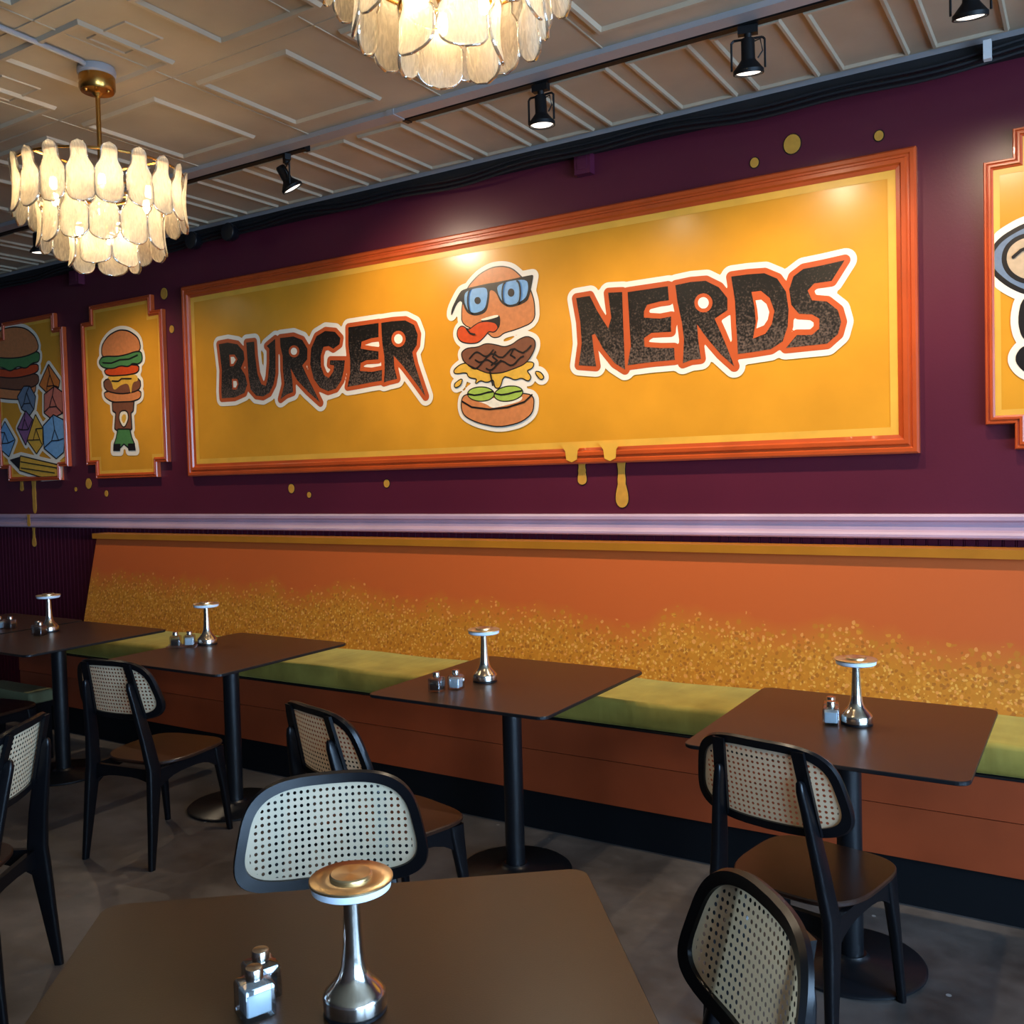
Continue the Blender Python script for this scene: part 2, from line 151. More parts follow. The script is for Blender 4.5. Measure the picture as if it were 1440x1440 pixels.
def velvet():
    m, nt, b = new_mat('olive_velvet')
    L = nt.links.new
    tc = N(nt, 'ShaderNodeTexCoord'); n = N(nt, 'ShaderNodeTexNoise'); n.inputs['Scale'].default_value = 7; n.inputs['Detail'].default_value = 5
    L(tc.outputs['Object'], n.inputs['Vector'])
    r = N(nt, 'ShaderNodeValToRGB'); r.color_ramp.elements[0].position = .3; r.color_ramp.elements[1].position = .7
    r.color_ramp.elements[0].color = srgb('#7c6a22'); r.color_ramp.elements[1].color = srgb('#9c8a38')
    L(n.outputs['Fac'], r.inputs['Fac']); L(r.outputs['Color'], b.inputs['Base Color'])
    b.inputs['Roughness'].default_value = .8; b.inputs['Sheen Weight'].default_value = .6; b.inputs['Sheen Roughness'].default_value = .4
    b.inputs['Sheen Tint'].default_value = srgb('#d8c76a')
    mp = N(nt, 'ShaderNodeMapping'); mp.inputs['Scale'].default_value = (22, 3, 3); L(tc.outputs['Object'], mp.inputs['Vector'])
    n2 = N(nt, 'ShaderNodeTexNoise'); n2.inputs['Scale'].default_value = 1; L(mp.outputs[0], n2.inputs['Vector'])
    bp = N(nt, 'ShaderNodeBump'); bp.inputs['Strength'].default_value = .35; bp.inputs['Distance'].default_value = .01
    L(n2.outputs['Fac'], bp.inputs['Height']); L(bp.outputs['Normal'], b.inputs['Normal'])
    return m
M['velvet'] = velvet()

def cane(holes=True):
    m, nt, b = new_mat('woven_cane' if holes else 'cane_binding')
    L = nt.links.new
    b.inputs['Base Color'].default_value = srgb('#cfc0a2'); b.inputs['Roughness'].default_value = .5
    out = nt.nodes['Material Output']
    tl = N(nt, 'ShaderNodeBsdfTranslucent'); tl.inputs['Color'].default_value = srgb('#cdb48c')
    m1 = N(nt, 'ShaderNodeMixShader'); m1.inputs[0].default_value = .25; L(b.outputs[0], m1.inputs[1]); L(tl.outputs[0], m1.inputs[2])
    if not holes: L(m1.outputs[0], out.inputs[0]); return m
    uv = N(nt, 'ShaderNodeUVMap'); uv.uv_map = 'UVMap'
    mp = N(nt, 'ShaderNodeMapping'); mp.inputs['Scale'].default_value = (1/.0152, 1/.0152, 1); L(uv.outputs[0], mp.inputs[0])
    fr = N(nt, 'ShaderNodeVectorMath', operation='FRACTION'); L(mp.outputs[0], fr.inputs[0])
    sb = N(nt, 'ShaderNodeVectorMath', operation='SUBTRACT'); L(fr.outputs[0], sb.inputs[0]); sb.inputs[1].default_value = (.5, .5, 0)
    ln = N(nt, 'ShaderNodeVectorMath', operation='LENGTH'); L(sb.outputs[0], ln.inputs[0])
    lt = N(nt, 'ShaderNodeMath', operation='LESS_THAN'); L(ln.outputs['Value'], lt.inputs[0]); lt.inputs[1].default_value = .25
    tr = N(nt, 'ShaderNodeBsdfTransparent')
    m2 = N(nt, 'ShaderNodeMixShader'); L(lt.outputs[0], m2.inputs[0]); L(m1.outputs[0], m2.inputs[1]); L(tr.outputs[0], m2.inputs[2])
    L(m2.outputs[0], out.inputs[0])
    return m
M['cane'] = cane(); M['canebind'] = cane(False)

def petal_mat():
    m, nt, b = new_mat('textured_glass_petal')
    L = nt.links.new
    out = nt.nodes['Material Output']
    tc = N(nt, 'ShaderNodeTexCoord'); n = N(nt, 'ShaderNodeTexNoise'); n.inputs['Scale'].default_value = 1; n.inputs['Detail'].default_value = 4; n.inputs['Distortion'].default_value = 1.6
    mp = N(nt, 'ShaderNodeMapping'); mp.inputs['Scale'].default_value = (75, 75, 22); L(tc.outputs['Object'], mp.inputs[0]); L(mp.outputs[0], n.inputs['Vector'])
    bp = N(nt, 'ShaderNodeBump'); bp.inputs['Strength'].default_value = .8; bp.inputs['Distance'].default_value = .006; L(n.outputs['Fac'], bp.inputs['Height'])
    tl = N(nt, 'ShaderNodeBsdfTranslucent'); tl.inputs['Color'].default_value = (.97, .91, .76, 1); L(bp.outputs[0], tl.inputs['Normal'])
    b.inputs['Base Color'].default_value = (.88, .82, .70, 1); b.inputs['Roughness'].default_value = .15; L(bp.outputs[0], b.inputs['Normal'])
    tr = N(nt, 'ShaderNodeBsdfTransparent'); tr.inputs[0].default_value = (.97, .95, .90, 1)
    m1 = N(nt, 'ShaderNodeMixShader'); m1.inputs[0].default_value = .8; L(b.outputs[0], m1.inputs[1]); L(tl.outputs[0], m1.inputs[2])
    rp = N(nt, 'ShaderNodeMapRange'); L(n.outputs['Fac'], rp.inputs[0]); rp.inputs[1].default_value = .35; rp.inputs[2].default_value = .65; rp.inputs[3].default_value = .22; rp.inputs[4].default_value = .50
    m2 = N(nt, 'ShaderNodeMixShader'); L(rp.outputs[0], m2.inputs[0]); L(m1.outputs[0], m2.inputs[1]); L(tr.outputs[0], m2.inputs[2])
    L(m2.outputs[0], out.inputs[0])
    return m
M['petal'] = petal_mat()

def glass(name, tint, gl=.12):
    m, nt, b = new_mat(name)
    L = nt.links.new; out = nt.nodes['Material Output']
    tr = N(nt, 'ShaderNodeBsdfTransparent'); tr.inputs[0].default_value = tint
    gs = N(nt, 'ShaderNodeBsdfGlossy'); gs.inputs['Roughness'].default_value = .04
    lw = N(nt, 'ShaderNodeLayerWeight'); lw.inputs[0].default_value = .35
    a = N(nt, 'ShaderNodeMath', operation='MULTIPLY_ADD'); L(lw.outputs['Facing'], a.inputs[0]); a.inputs[1].default_value = .6; a.inputs[2].default_value = gl
    mx = N(nt, 'ShaderNodeMixShader'); L(a.outputs[0], mx.inputs[0]); L(tr.outputs[0], mx.inputs[1]); L(gs.outputs[0], mx.inputs[2])
    L(mx.outputs[0], out.inputs[0]); return m
M['petalrim'] = glass('polished_glass_edge', (.95, .92, .86, 1), .35)
M['glass'] = glass('clear_glass', (.86, .90, .92, 1)); M['pane'] = glass('window_glass', (.97, .98, .99, 1), .03)
def emis(name, col, s):
    m, nt, b = new_mat(name); b.inputs['Base Color'].default_value = (.9, .9, .9, 1)
    b.inputs['Emission Color'].default_value = col; b.inputs['Emission Strength'].default_value = s; return m
M['bulb'] = emis('warm_bulb', (1, .74, .42, 1), 90)
M['spotlens'] = emis('spot_lens', (1, .90, .78, 1), 2.0)
M['spotlens_off'] = simple('spot_lens_unlit', '#b9c2cc', .2)

# ---------------------------------------------------------------- mesh helpers
def link(name, me, mat, parent=None, smooth=False, kind=None, label=None):
    o = bpy.data.objects.new(name, me); COL.objects.link(o)
    for x in (mat if isinstance(mat, (list, tuple)) else [mat]): me.materials.append(M[x])
    if smooth:
        for p in me.polygons: p.use_smooth = True
        try: me.set_sharp_from_angle(angle=math.radians(40))
        except Exception: pass
    if parent: o.parent = parent
    if kind: o['kind'] = kind
    if label: o['label'] = label
    return o
def obj(name, bm, mat, parent=None, smooth=False, kind=None, label=None, fix=True):
    if fix: bmesh.ops.recalc_face_normals(bm, faces=bm.faces)
    me = bpy.data.meshes.new(name); bm.to_mesh(me); bm.free()
    return link(name, me, mat, parent, smooth, kind, label)
def thing(name, loc, rz, label, cat, group=None):
    o = bpy.data.objects.new(name, None); COL.objects.link(o); o.location = loc; o.rotation_euler = (0, 0, rz); o.empty_display_size = .05
    return tag(o, label, cat, group)
def tag(o, label, cat, group=None):
    o['label'] = label; o['category'] = cat
    if group: o['group'] = group
    return o
def kids(o): return [c for c in bpy.data.objects if c.parent == o]
def copy_tree(o, parent=None):
    c = o.copy(); COL.objects.link(c)
    if parent: c.parent = parent
    for ch in kids(o): copy_tree(ch, c)
    return c
def place(o, loc, rz, label): o.location = loc; o.rotation_euler = (0, 0, rz); o['label'] = label; return o
def BM(): return bmesh.new()
def box(bm, x0, x1, y0, y1, z0, z1, mi=0):
    vs = [bm.verts.new(p) for p in ((x0,y0,z0),(x1,y0,z0),(x1,y1,z0),(x0,y1,z0),(x0,y0,z1),(x1,y0,z1),(x1,y1,z1),(x0,y1,z1))]
    for f in ((0,3,2,1),(4,5,6,7),(0,1,5,4),(1,2,6,5),(2,3,7,6),(3,0,4,7)):
        fc = bm.faces.new([vs[i] for i in f]); fc.material_index = mi
    return vs
def bevel_all(bm, w, seg=2):
    bmesh.ops.bevel(bm, geom=[e for e in bm.edges if e.calc_face_angle(0) > .5], offset=w, segments=seg, affect='EDGES', profile=.5, clamp_overlap=True)
def loft(bm, rings, cap=True, closed=True, mi=0):
    R = [[bm.verts.new(p) for p in r] for r in rings]; n = len(R[0])
    for a, b in zip(R, R[1:]):
        for i in range(n if closed else n-1):
            f = bm.faces.new((a[i], a[(i+1) % n], b[(i+1) % n], b[i])); f.material_index = mi
    if cap:
        bm.faces.new(R[0][::-1]).material_index = mi; bm.faces.new(R[-1]).material_index = mi
    return R
def lathe(bm, prof, seg=40, cx=0, cy=0, mi=0, cap=True):
    rings = [[(cx+r*math.cos(2*PI*i/seg), cy+r*math.sin(2*PI*i/seg), z) for i in range(seg)] for r, z in prof]
    return loft(bm, rings, cap, True, mi)
def tube(bm, pts, r, seg=10, cap=True, mi=0):
    pts = [Vector(p) for p in pts]; rings = []
    up = Vector((0, 0, 1)) if abs((pts[1]-pts[0]).normalized().z) < .9 else Vector((1, 0, 0))
    for i, p in enumerate(pts):
        d = (pts[min(i+1, len(pts)-1)]-pts[max(i-1, 0)]).normalized()
        a = d.cross(up).normalized(); b = d.cross(a)
        rr = r[i] if isinstance(r, (list, tuple)) else r
        rings.append([p+a*rr*math.cos(2*PI*k/seg)+b*rr*math.sin(2*PI*k/seg) for k in range(seg)])
    return loft(bm, rings, cap, True, mi)
def rrect(w, d, r, n=6, cx=0, cy=0):
    pts = []
    for sx, sy, a0 in ((1,1,0),(-1,1,90),(-1,-1,180),(1,-1,270)):
        for k in range(n+1):
            a = math.radians(a0+90*k/n); pts.append((cx+sx*(w/2-r)+r*math.cos(a), cy+sy*(d/2-r)+r*math.sin(a)))
    return pts
def slab(bm, pts, z0, z1, e=.003, mi=0):
    c = Vector((sum(p[0] for p in pts)/len(pts), sum(p[1] for p in pts)/len(pts)))
    def sh(k): return [((p[0]-c.x)*k+c.x, (p[1]-c.y)*k+c.y) for p in pts]
    R = max((Vector(p)-c).length for p in pts); k = 1-e/R
    rings = [[(x, y, z) for x, y in q] for q, z in ((sh(k), z0), (pts, z0+e), (pts, z1-e), (sh(k), z1))]
    return loft(bm, rings, True, True, mi)
def poly_fill(bm, pts3, mi=0):
    # robust concave fill through tessellation
    from mathutils.geometry import tessellate_polygon
    vs = [bm.verts.new(p) for p in pts3]
    for t in tessellate_polygon([[Vector(p) for p in pts3]]):
        try: f = bm.faces.new([vs[i] for i in t]); f.material_index = mi
        except ValueError: pass
def art_poly(bm, pts, y, mi=0): poly_fill(bm, [(x, y, z) for x, z in pts], mi)
CLIP = None      # x range the painted art may not leave (inside a panel's frame)
def sdf_fill(bm, polys, r, y, lines=(), res=.006, mi=0):
    # fills every point nearer than r to the polygons (or polylines) as one clean, non-overlapping sheet
    allp = np.array([p for q in list(polys)+list(lines) for p in q])
    lo = allp.min(0)-r-2*res; hi = allp.max(0)+r+2*res
    nx, nz = int((hi[0]-lo[0])/res)+2, int((hi[1]-lo[1])/res)+2
    gx = lo[0]+res*np.arange(nx); gz = lo[1]+res*np.arange(nz)
    PX, PZ = np.meshgrid(gx, gz, indexing='ij'); D = np.full(PX.shape, 1e3)
    def seg(a, b, D):
        ax, az = a; dx, dz = b[0]-ax, b[1]-az; L = dx*dx+dz*dz
        if L < 1e-12: return np.minimum(D, np.hypot(PX-ax, PZ-az))
        t = np.clip(((PX-ax)*dx+(PZ-az)*dz)/L, 0, 1)
        return np.minimum(D, np.hypot(PX-ax-t*dx, PZ-az-t*dz))
    for q in polys:
        d = np.full(PX.shape, 1e3); inside = np.zeros(PX.shape, bool); n = len(q)
        for i in range(n):
            a, b = q[i], q[(i+1) % n]; d = seg(a, b, d)
            if abs(b[1]-a[1]) > 1e-12:
                inside ^= ((a[1] > PZ) != (b[1] > PZ)) & (PX < (b[0]-a[0])*(PZ-a[1])/(b[1]-a[1])+a[0])
        D = np.minimum(D, np.where(inside, -d, d))
    for q in lines:
        for a, b in zip(q, q[1:]): D = seg(a, b, D)
    F = D-r
    if CLIP: F = np.maximum(F, np.maximum(CLIP[0]-PX, PX-CLIP[1]))
    vid = {}
    def vert(key, x, z):
        if key not in vid: vid[key] = bm.verts.new((x, y, z))
        return vid[key]
    neg = F < 0
    cnt = neg[:-1, :-1].astype(int)+neg[1:, :-1]+neg[1:, 1:]+neg[:-1, 1:]
    for i, j in zip(*np.nonzero(cnt)):
        i, j = int(i), int(j); c = ((i, j), (i+1, j), (i+1, j+1), (i, j+1)); out = []
        for k in range(4):
            p, q = c[k], c[(k+1) % 4]; fp, fq = F[p], F[q]
            if fp < 0: out.append(vert(p, gx[p[0]], gz[p[1]]))
            if (fp < 0) != (fq < 0):
                t = fp/(fp-fq); key = (min(p, q), max(p, q))
                out.append(vert(key, gx[p[0]]+(gx[q[0]]-gx[p[0]])*t, gz[p[1]]+(gz[q[1]]-gz[p[1]])*t))
        if len(out) > 2:
            try: bm.faces.new(out).material_index = mi
            except ValueError: pass

# ---------------------------------------------------------------- the room
XL, XR, YB, ZC = -9.0, 3.2, -7.5, 3.16
bm = BM(); box(bm, XL-.1, XR+.1, YB-.1, .1, -.1, 0); obj('floor', bm, 'floor', kind='structure')
bm = BM(); box(bm, XL-.1, XR+.1, YB-.1, .1, ZC, ZC+.1); ceil = obj('ceiling', bm, 'ceil', kind='structure')
bm = BM(); box(bm, XL-.1, XR+.1, 0, .1, 0, ZC); wall = obj('wall_back', bm, 'wall', kind='structure')
bm = BM(); box(bm, XL-.1, XL, YB, 0, 0, ZC); obj('wall_left', bm, 'sidewall', kind='structure')
bm = BM(); box(bm, XL, XR, YB-.1, YB, 0, ZC); obj('wall_front', bm, 'sidewall', kind='structure')
# right wall with two large shop windows
WIN = [(-6.9, -4.4), (-4.1, -1.5)]; WZ0, WZ1 = .55, 2.75
bm = BM()
ys = [YB]+[v for w in WIN for v in w]+[0]
for i in range(0, len(ys), 2): box(bm, XR, XR+.1, ys[i], ys[i+1], 0, ZC)
for a, b in WIN: box(bm, XR, XR+.1, a, b, 0, WZ0); box(bm, XR, XR+.1, a, b, WZ1, ZC)
obj('wall_right', bm, 'sidewall', kind='structure')
for i, (a, b) in enumerate(WIN):
    bm = BM()
    for y0, y1, z0, z1 in ((a, a+.05, WZ0, WZ1), (b-.05, b, WZ0, WZ1), (a, b, WZ0, WZ0+.05), (a, b, WZ1-.05, WZ1), ((a+b)/2-.02, (a+b)/2+.02, WZ0, WZ1)):
        box(bm, XR+.02, XR+.08, y0, y1, z0, z1)
    w = obj('window_%d' % (i+1), bm, 'blackmetal', kind='structure')
    bm = BM(); box(bm, XR+.047, XR+.053, a+.04, b-.04, WZ0+.04, WZ1-.04); obj('window_pane', bm, 'pane', w)

# pressed ceiling: raised moulding rectangles
def ring_rect(bm, x0, x1, y0, y1, w=.022, h=.012, z=ZC):
    prof = ((0, 0), (w*.25, h), (w*.75, h), (w, 0))
    rings = [[(x0+d, y0+d, z-e), (x1-d, y0+d, z-e), (x1-d, y1-d, z-e), (x0+d, y1-d, z-e)] for d, e in prof]
    loft(bm, rings, False)
bm = BM()
for k in range(-13, 18):
    x = -2.926+.3425*k
    if x < XL+.1 or x > XR-.4: continue
    ring_rect(bm, x, x+.265, -.735, -.15)
for j, (y0, y1, x0) in enumerate(((-1.56, -1.005, -3.80), (-2.13, -1.725, -3.456), (-2.85, -2.30, -3.80), (-3.45, -3.02, -3.456))):
    for k in range(-7, 9):
        x = x0+.756*k
        if x < XL+.1 or x > XR-.7: continue
        ring_rect(bm, x, x+.5, y0, y1, .03, .014)
        if j == 1: ring_rect(bm, x+.40, x+.62, y0+.10, y0+.26, .010, .005)
for k in range(-8, 9):      # sheet seams
    x = -3.09+.756*k
    if XL < x < XR: box(bm, x, x+.006, -3.4, -.82, ZC-.004, ZC)
for y in (-1.64, -2.21, -2.93): box(bm, XL, XR, y, y+.006, ZC-.004, ZC)
obj('trim_ceiling', bm, 'ceilmould', kind='structure')
# black crown band, small grey cove at its ceiling edge
bm = BM(); box(bm, XL, XR, -.10, 0, 3.10, ZC)
obj('trim_crown', bm, 'blackband', kind='structure')
bm = BM(); loft(bm, [[(x, -.125, ZC), (x, -.10, ZC-.012), (x, -.10, ZC)] for x in (XL, XR)], True)
obj('trim_cove', bm, 'raceway', kind='structure')
# loose black cables pinned along the crown
for s in range(3):
    bm = BM(); pts = []
    x = XL+.3
    ph = 1.3
    while x < XR-.3:
        pts.append((x, -.115-.004*s, 3.112-.024*s+.012*math.sin(x*3.1+ph)+.008*math.sin(x*8.3+ph*2))); x += .09
    tube(bm, pts, .007, 6)
    o = obj('cable', bm, 'blackband', None, True)
    tag(o, ['topmost black cable running along the crown band below the ceiling', 'middle black cable sagging along the crown band', 'lowest black cable running along the bottom of the crown band'][s], 'cable', 'cables along the crown')
# chair rail with stepped profile
bm = BM()
prof = [(0, 1.355), (-.035, 1.355), (-.042, 1.345), (-.042, 1.330), (-.028, 1.322), (-.024, 1.312), (-.03, 1.302), (-.03, 1.290), (-.045, 1.282), (-.052, 1.272), (-.052, 1.262), (-.04, 1.255), (0, 1.255)]
loft(bm, [[(x, y, z) for y, z in prof] for x in (XL, XR)], True)
obj('trim_chair_rail', bm, 'rail', kind='structure')
# beadboard below the rail
bm = BM(); x = XL; pr = []
while x < XR-.04:
    pr += [(x, -.012), (x+.034, -.012), (x+.037, -.009), (x+.040, -.014), (x+.043, -.009)]; x += .046
rings = [[(px, py, z) for px, py in pr] for z in (0, 1.256)]
loft(bm, rings, False, False)
obj('trim_beadboard', bm, 'bead', kind='structure')

# painted drops and runs on the plum wall (parts of the wall)
def drop(x, z, rx, rz, n=18):
    return [(x+rx*math.cos(2*PI*k/n), z+rz*math.sin(2*PI*k/n)) for k in range(n)]
def relief(name, pts, y, mat, parent, t=.004, rim=None):
    bm = BM()
    if rim:
        sdf_fill(bm, [pts], rim, y+.0006, (), .006, 1)
    art_poly(bm, pts, y-t, 0)
    n = len(pts)
    for i in range(n):
        (x0, z0), (x1, z1) = pts[i], pts[(i+1) % n]
        bm.faces.new([bm.verts.new(p) for p in ((x0, y, z0), (x1, y, z1), (x1, y-t, z1), (x0, y-t, z0))])
    return obj(name, bm, [mat, 'art_ink'] if rim else mat, parent, fix=False)
for x, z, r in ((-1.107, 2.952, .036), (-1.273, 2.905, .019), (-.753, 2.913, .018), (-4.159, 1.509, .024), (-4.014, 1.469, .015), (-3.413, 1.527, .02),
                (-5.267, 2.825, .033), (-5.203, 2.582, .022), (-6.177, 1.574, .033), (-5.975, 1.50, .019), (-6.333, 1.535, .014)):
    relief('painted_drop', drop(x, z, r, r*1.15), -.001, 'drip', wall, .003, .005)
def run(x, ztop, zbot, w0, w1):
    h = ztop-zbot; L_, R_ = [], []
    for k in range(9):
        t = k/8; w = w0*(1-.35*math.sin(min(t*1.6, 1)*PI)) if t < .6 else w0*.7+(w1-w0*.7)*math.sin((t-.6)/.4*PI/2)
        z = ztop-h*.82*t; L_.append((x-w, z)); R_.append((x+w, z))
    arc = [(x+w1*math.cos(a), zbot+h*.18+h*.18*math.sin(a)) for a in [-PI*k/8 for k in range(1, 8)]]
    return R_+arc+L_[::-1]
relief('painted_run', run(-1.95, 1.62, 1.385, .026, .033), -.001, 'drip', wall, .004, .005)
relief('painted_run', run(-2.165, 1.62, 1.50, .026, .024), -.001, 'drip', wall, .004, .005)
relief('painted_run', run(-6.86, 1.62, 1.358, .03, .022), -.001, 'drip', wall, .004)
relief('painted_run', run(-6.86, 1.353, 1.262, .022, .020), -.053, 'drip', wall, .003)
relief('painted_run', run(-6.86, 1.255, 1.105, .018, .026), -.017, 'drip', wall, .004)
relief('painted_run', run(-7.02, 1.62, 1.53, .022, .022), -.001, 'drip', wall, .004)

# ---------------------------------------------------------------- wall panels
def inset(pts, d):
    # inward offset of an axis-aligned CCW polygon (x,z)
    n = len(pts); out = []
    for i in range(n):
        p0, p, p1 = Vector(pts[i-1]), Vector(pts[i]), Vector(pts[(i+1) % n])
        a = (p-p0).normalized(); b = (p1-p).normalized()
        na, nb = Vector((-a.y, a.x)), Vector((-b.y, b.x))
        out.append(tuple(p+(na+nb)*d))
    return out
def panel(outline, fw, gw, label, depth=.04):
    ctr = (sum(p[0] for p in outline)/len(outline), sum(p[1] for p in outline)/len(outline))
    root = thing('wall_panel', (ctr[0], -.001, ctr[1]), 0, label, 'wall panel')
    off = Matrix.Translation((-ctr[0], .001, -ctr[1]))
    def P(name, bm, mat, par=root, smooth=False, lab=None, fix=True):
        if par is root: bm.transform(off)
        else: bm.transform(off)
        return obj(name, bm, mat, par, smooth, label=lab, fix=fix)
    bm = BM(); prof = [(0, -.001), (0, -depth*.8), (fw*.10, -depth), (fw*.28, -depth), (fw*.34, -depth*.86), (fw*.44, -depth*.84), (fw*.52, -depth*1.05), (fw*.72, -depth*1.05), (fw*.80, -depth*.8), (fw, -depth*.72), (fw, -.02)]
    loft(bm, [[(x, y, z) for x, z in inset(outline, d)] for d, y in prof], False)
    P('frame', bm, 'frame')
    yf = -depth*.62
    bm = BM(); a = inset(outline, fw-.002)
    loft(bm, [[(x, yf-.002, z) for x, z in a], [(x, yf-.002, z) for x, z in inset(outline, fw+gw)]], False)
    for f in bm.faces: pass
    P('border', bm, 'gold', lab='gold painted border line')
    bm = BM(); art_poly(bm, a, yf); 
    P('field', bm, 'field', fix=True)
    return root, P, yf-.004
def notched(x0, x1, xi0, xi1, z0, z1, zi0, zi1):
    return [(xi0, z0), (xi1, z0), (xi1, zi0), (x1, zi0), (x1, zi1), (xi1, zi1), (xi1, z1), (xi0, z1), (xi0, zi1), (x0, zi1), (x0, zi0), (xi0, zi0)]
def chaikin(p, k=2):
    for _ in range(k):
        p = [q for i in range(len(p)) for a, b in ((p[i], p[(i+1) % len(p)]),) for q in ((a[0]*.78+b[0]*.22, a[1]*.78+b[1]*.22), (a[0]*.22+b[0]*.78, a[1]*.22+b[1]*.78))]
    return p
def draw(P, shapes, y, edge, rim):
    shapes = [(n, c, p if n in ('die', 'pencil', 'pencil_tip', 'foot', 'stand', 'stand_base') else chaikin(p), o) for n, c, p, o in shapes]
    bm = BM()
    sdf_fill(bm, [s_[2] for s_ in shapes], rim, y, (), .008)
    P('white_outline', bm, 'art_white', fix=False)
    for i, (n, c, p, o) in enumerate(shapes):
        yy = y-.0006-.0003*i
        bm = BM()
        if o: sdf_fill(bm, [p], edge, yy, (), .005, 1)
        if CLIP: sdf_fill(bm, [p], .0005, yy-.0002, (), .005, 0)
        else: art_poly(bm, p, yy-.0002, 0)
        P(n, bm, ['art_'+c, 'art_ink'], fix=False)
MX0, MX1, MZ0, MZ1 = -5.057, -.608, 1.603, 2.835
main, P, yf = panel([(MX0, MZ0), (MX1, MZ0), (MX1, MZ1), (MX0, MZ1)], .078, .032, 'long rectangular golden sign panel in a moulded orange frame reading BURGER NERDS')
for word in ('burger', 'nerds'):
    bm = BM()
    sdf_fill(bm, [l[1] for l in ART[word]], .050, yf, (), .010)
    P(word+'_white_outline', bm, 'art_white', fix=False)
    bm = BM()
    sdf_fill(bm, [l[1] for l in ART[word]], .024, yf-.001, (), .007)
    P(word+'_orange_outline', bm, 'art_edge', fix=False)
    for n, p, hs in ART[word]:
        bm = BM(); art_poly(bm, p, yf-.002, 0)
        for h in hs:
            art_poly(bm, h, yf-.003, 1)
            c = (sum(q[0] for q in h)/len(h), sum(q[1] for q in h)/len(h))
            art_poly(bm, [(c[0]+(q[0]-c[0])*.6, c[1]+(q[1]-c[1])*.6) for q in h], yf-.004, 2)
        P('letter', bm, ['letter', 'art_edge', 'art_white'], lab='stippled black letter '+n[0], fix=False)
draw(P, ART['logo'], yf, .006, .03)
# extra ink lines of the burger drawing: brain-like folds on the patty, lens outlines, pickle rings
def ink(P, y, lines, r=.004, name='ink_line'):
    bm = BM()
    for k_, l in enumerate(lines): sdf_fill(bm, [], r, y-.00008*k_, [l], .003)
    P(name, bm, 'art_ink', fix=False)
def sub(shape, pts):   # pts given as fractions of the shape's bounding box
    xs = [p[0] for p in shape]; zs = [p[1] for p in shape]
    x0, x1, z0, z1 = min(xs), max(xs), min(zs), max(zs)
    return [(x0+(x1-x0)*u, z1+(z0-z1)*v) for u, v in pts]
LG = {}
for n, c, p, o in ART['logo']: LG.setdefault(n, []).append(p)
pt = LG['patty'][0]
ink(P, yf-.0062, [sub(pt, [(u, .5+.10*math.sin(u*22+k*1.7)-.28*(u-.3)+k*.15-.12) for u in [a+j*(b-a)/14 for j in range(15)]]) for k, (a, b) in enumerate(((.12, .45), (.2, .95), (.1, .55), (.35, .85)))]+[sub(pt, [(.48, .35), (.44, .5), (.5, .62), (.42, .75)]), sub(pt, [(.72, .35), (.68, .5), (.74, .6)])], .0045, 'patty_fold_lines')
ink(P, yf-.0070, [sub(p, [(.02, .42), (.25, .55), (.5, .52), (.75, .42), (.97, .38)]) for p in LG['pickle']]+[sub(LG['lens'][0], [(.3+.12*math.cos(a), .5+.5*math.sin(a)*.92) for a in [PI/2+PI*k/8 for k in range(9)]]), sub(LG['lens'][1], [(.28+.1*math.cos(a), .5+.44*math.sin(a)) for a in [PI/2+PI*k/8 for k in range(9)]]), sub(LG['lens'][1], [(.66+.1*math.cos(a), .5+.44*math.sin(a)) for a in [-PI/2+PI*k/8 for k in range(9)]]),
     sub(LG['bottom_bun'][0], [(.02, .2), (.15, .38), (.4, .48), (.65, .46), (.88, .34), (.98, .16)]), sub(LG['tongue'][0], [(.25, .25), (.33, .5), (.45, .58)]), sub(LG['cheese'][0], [(.47, .4), (.5, .9)])], .0045)
# gold runs spilling over the lower frame
for x in (-1.99, -2.20):
    bm = BM(); art_poly(bm, [(x-.06, 1.70), (x-.035, 1.668), (x-.03, 1.625), (x, 1.612), (x+.03, 1.625), (x+.035, 1.668), (x+.06, 1.70)], -.0435)
    for v in bm.verts: v.co.y = -.044
    P('painted_run', bm, 'gold')
ZA, ZB_, ZI0, ZI1 = 1.606, 2.829, 1.705, 2.720
pB, P, yf2 = panel(notched(-6.148, -5.262, -6.043, -5.372, ZA, ZB_, ZI0, ZI1), .034, .022, 'notched golden panel with a tall stacked burger, nearest left of the long sign', .036)
draw(P, ART['pb'], yf2, .010, .034)
lt = [s for s in ART['pb'] if s[0] == 'lettuce'][0][2]
ink(P, yf2-.0052, [sub(lt, [(.1, .5), (.3, .62), (.5, .45), (.7, .5), (.9, .3)])], .005)
ink(P, yf2-.0052, [sub([s for s in ART['pb'] if s[0] == 'cheese'][0][2], [(.2, .25), (.4, .3), (.5, .2), (.8, .25)])], .005)
pA, P, yf2 = panel(notched(-7.254, -6.370, -7.145, -6.472, ZA, ZB_, ZI0, ZI1), .034, .022, 'leftmost golden panel showing a burger, gaming dice and a pencil', .036)
CLIP = (-7.254+.036, -6.370-.036)
draw(P, ART['pa'], yf2, .010, .034)
lines = []
for n, c, p, o in ART['pa']:
    if n == 'die':
        cx = sum(q[0] for q in p)/len(p); cz = sum(q[1] for q in p)/len(p)
        tri = [(cx+.05*math.cos(a), cz+.055*math.sin(a)) for a in (PI/2, PI/2+2.1, PI/2-2.1)]
        lines += [tri+[tri[0]]]+[[t, min(p, key=lambda q: (q[0]-t[0])**2+(q[1]-t[1])**2)] for t in tri]
    if n == 'pencil': lines += [sub(p, [(.05, .25), (.95, .62)]), sub(p, [(.05, .55), (.9, .85)])]
ink(P, yf2-.0064, lines, .004)
CLIP = None
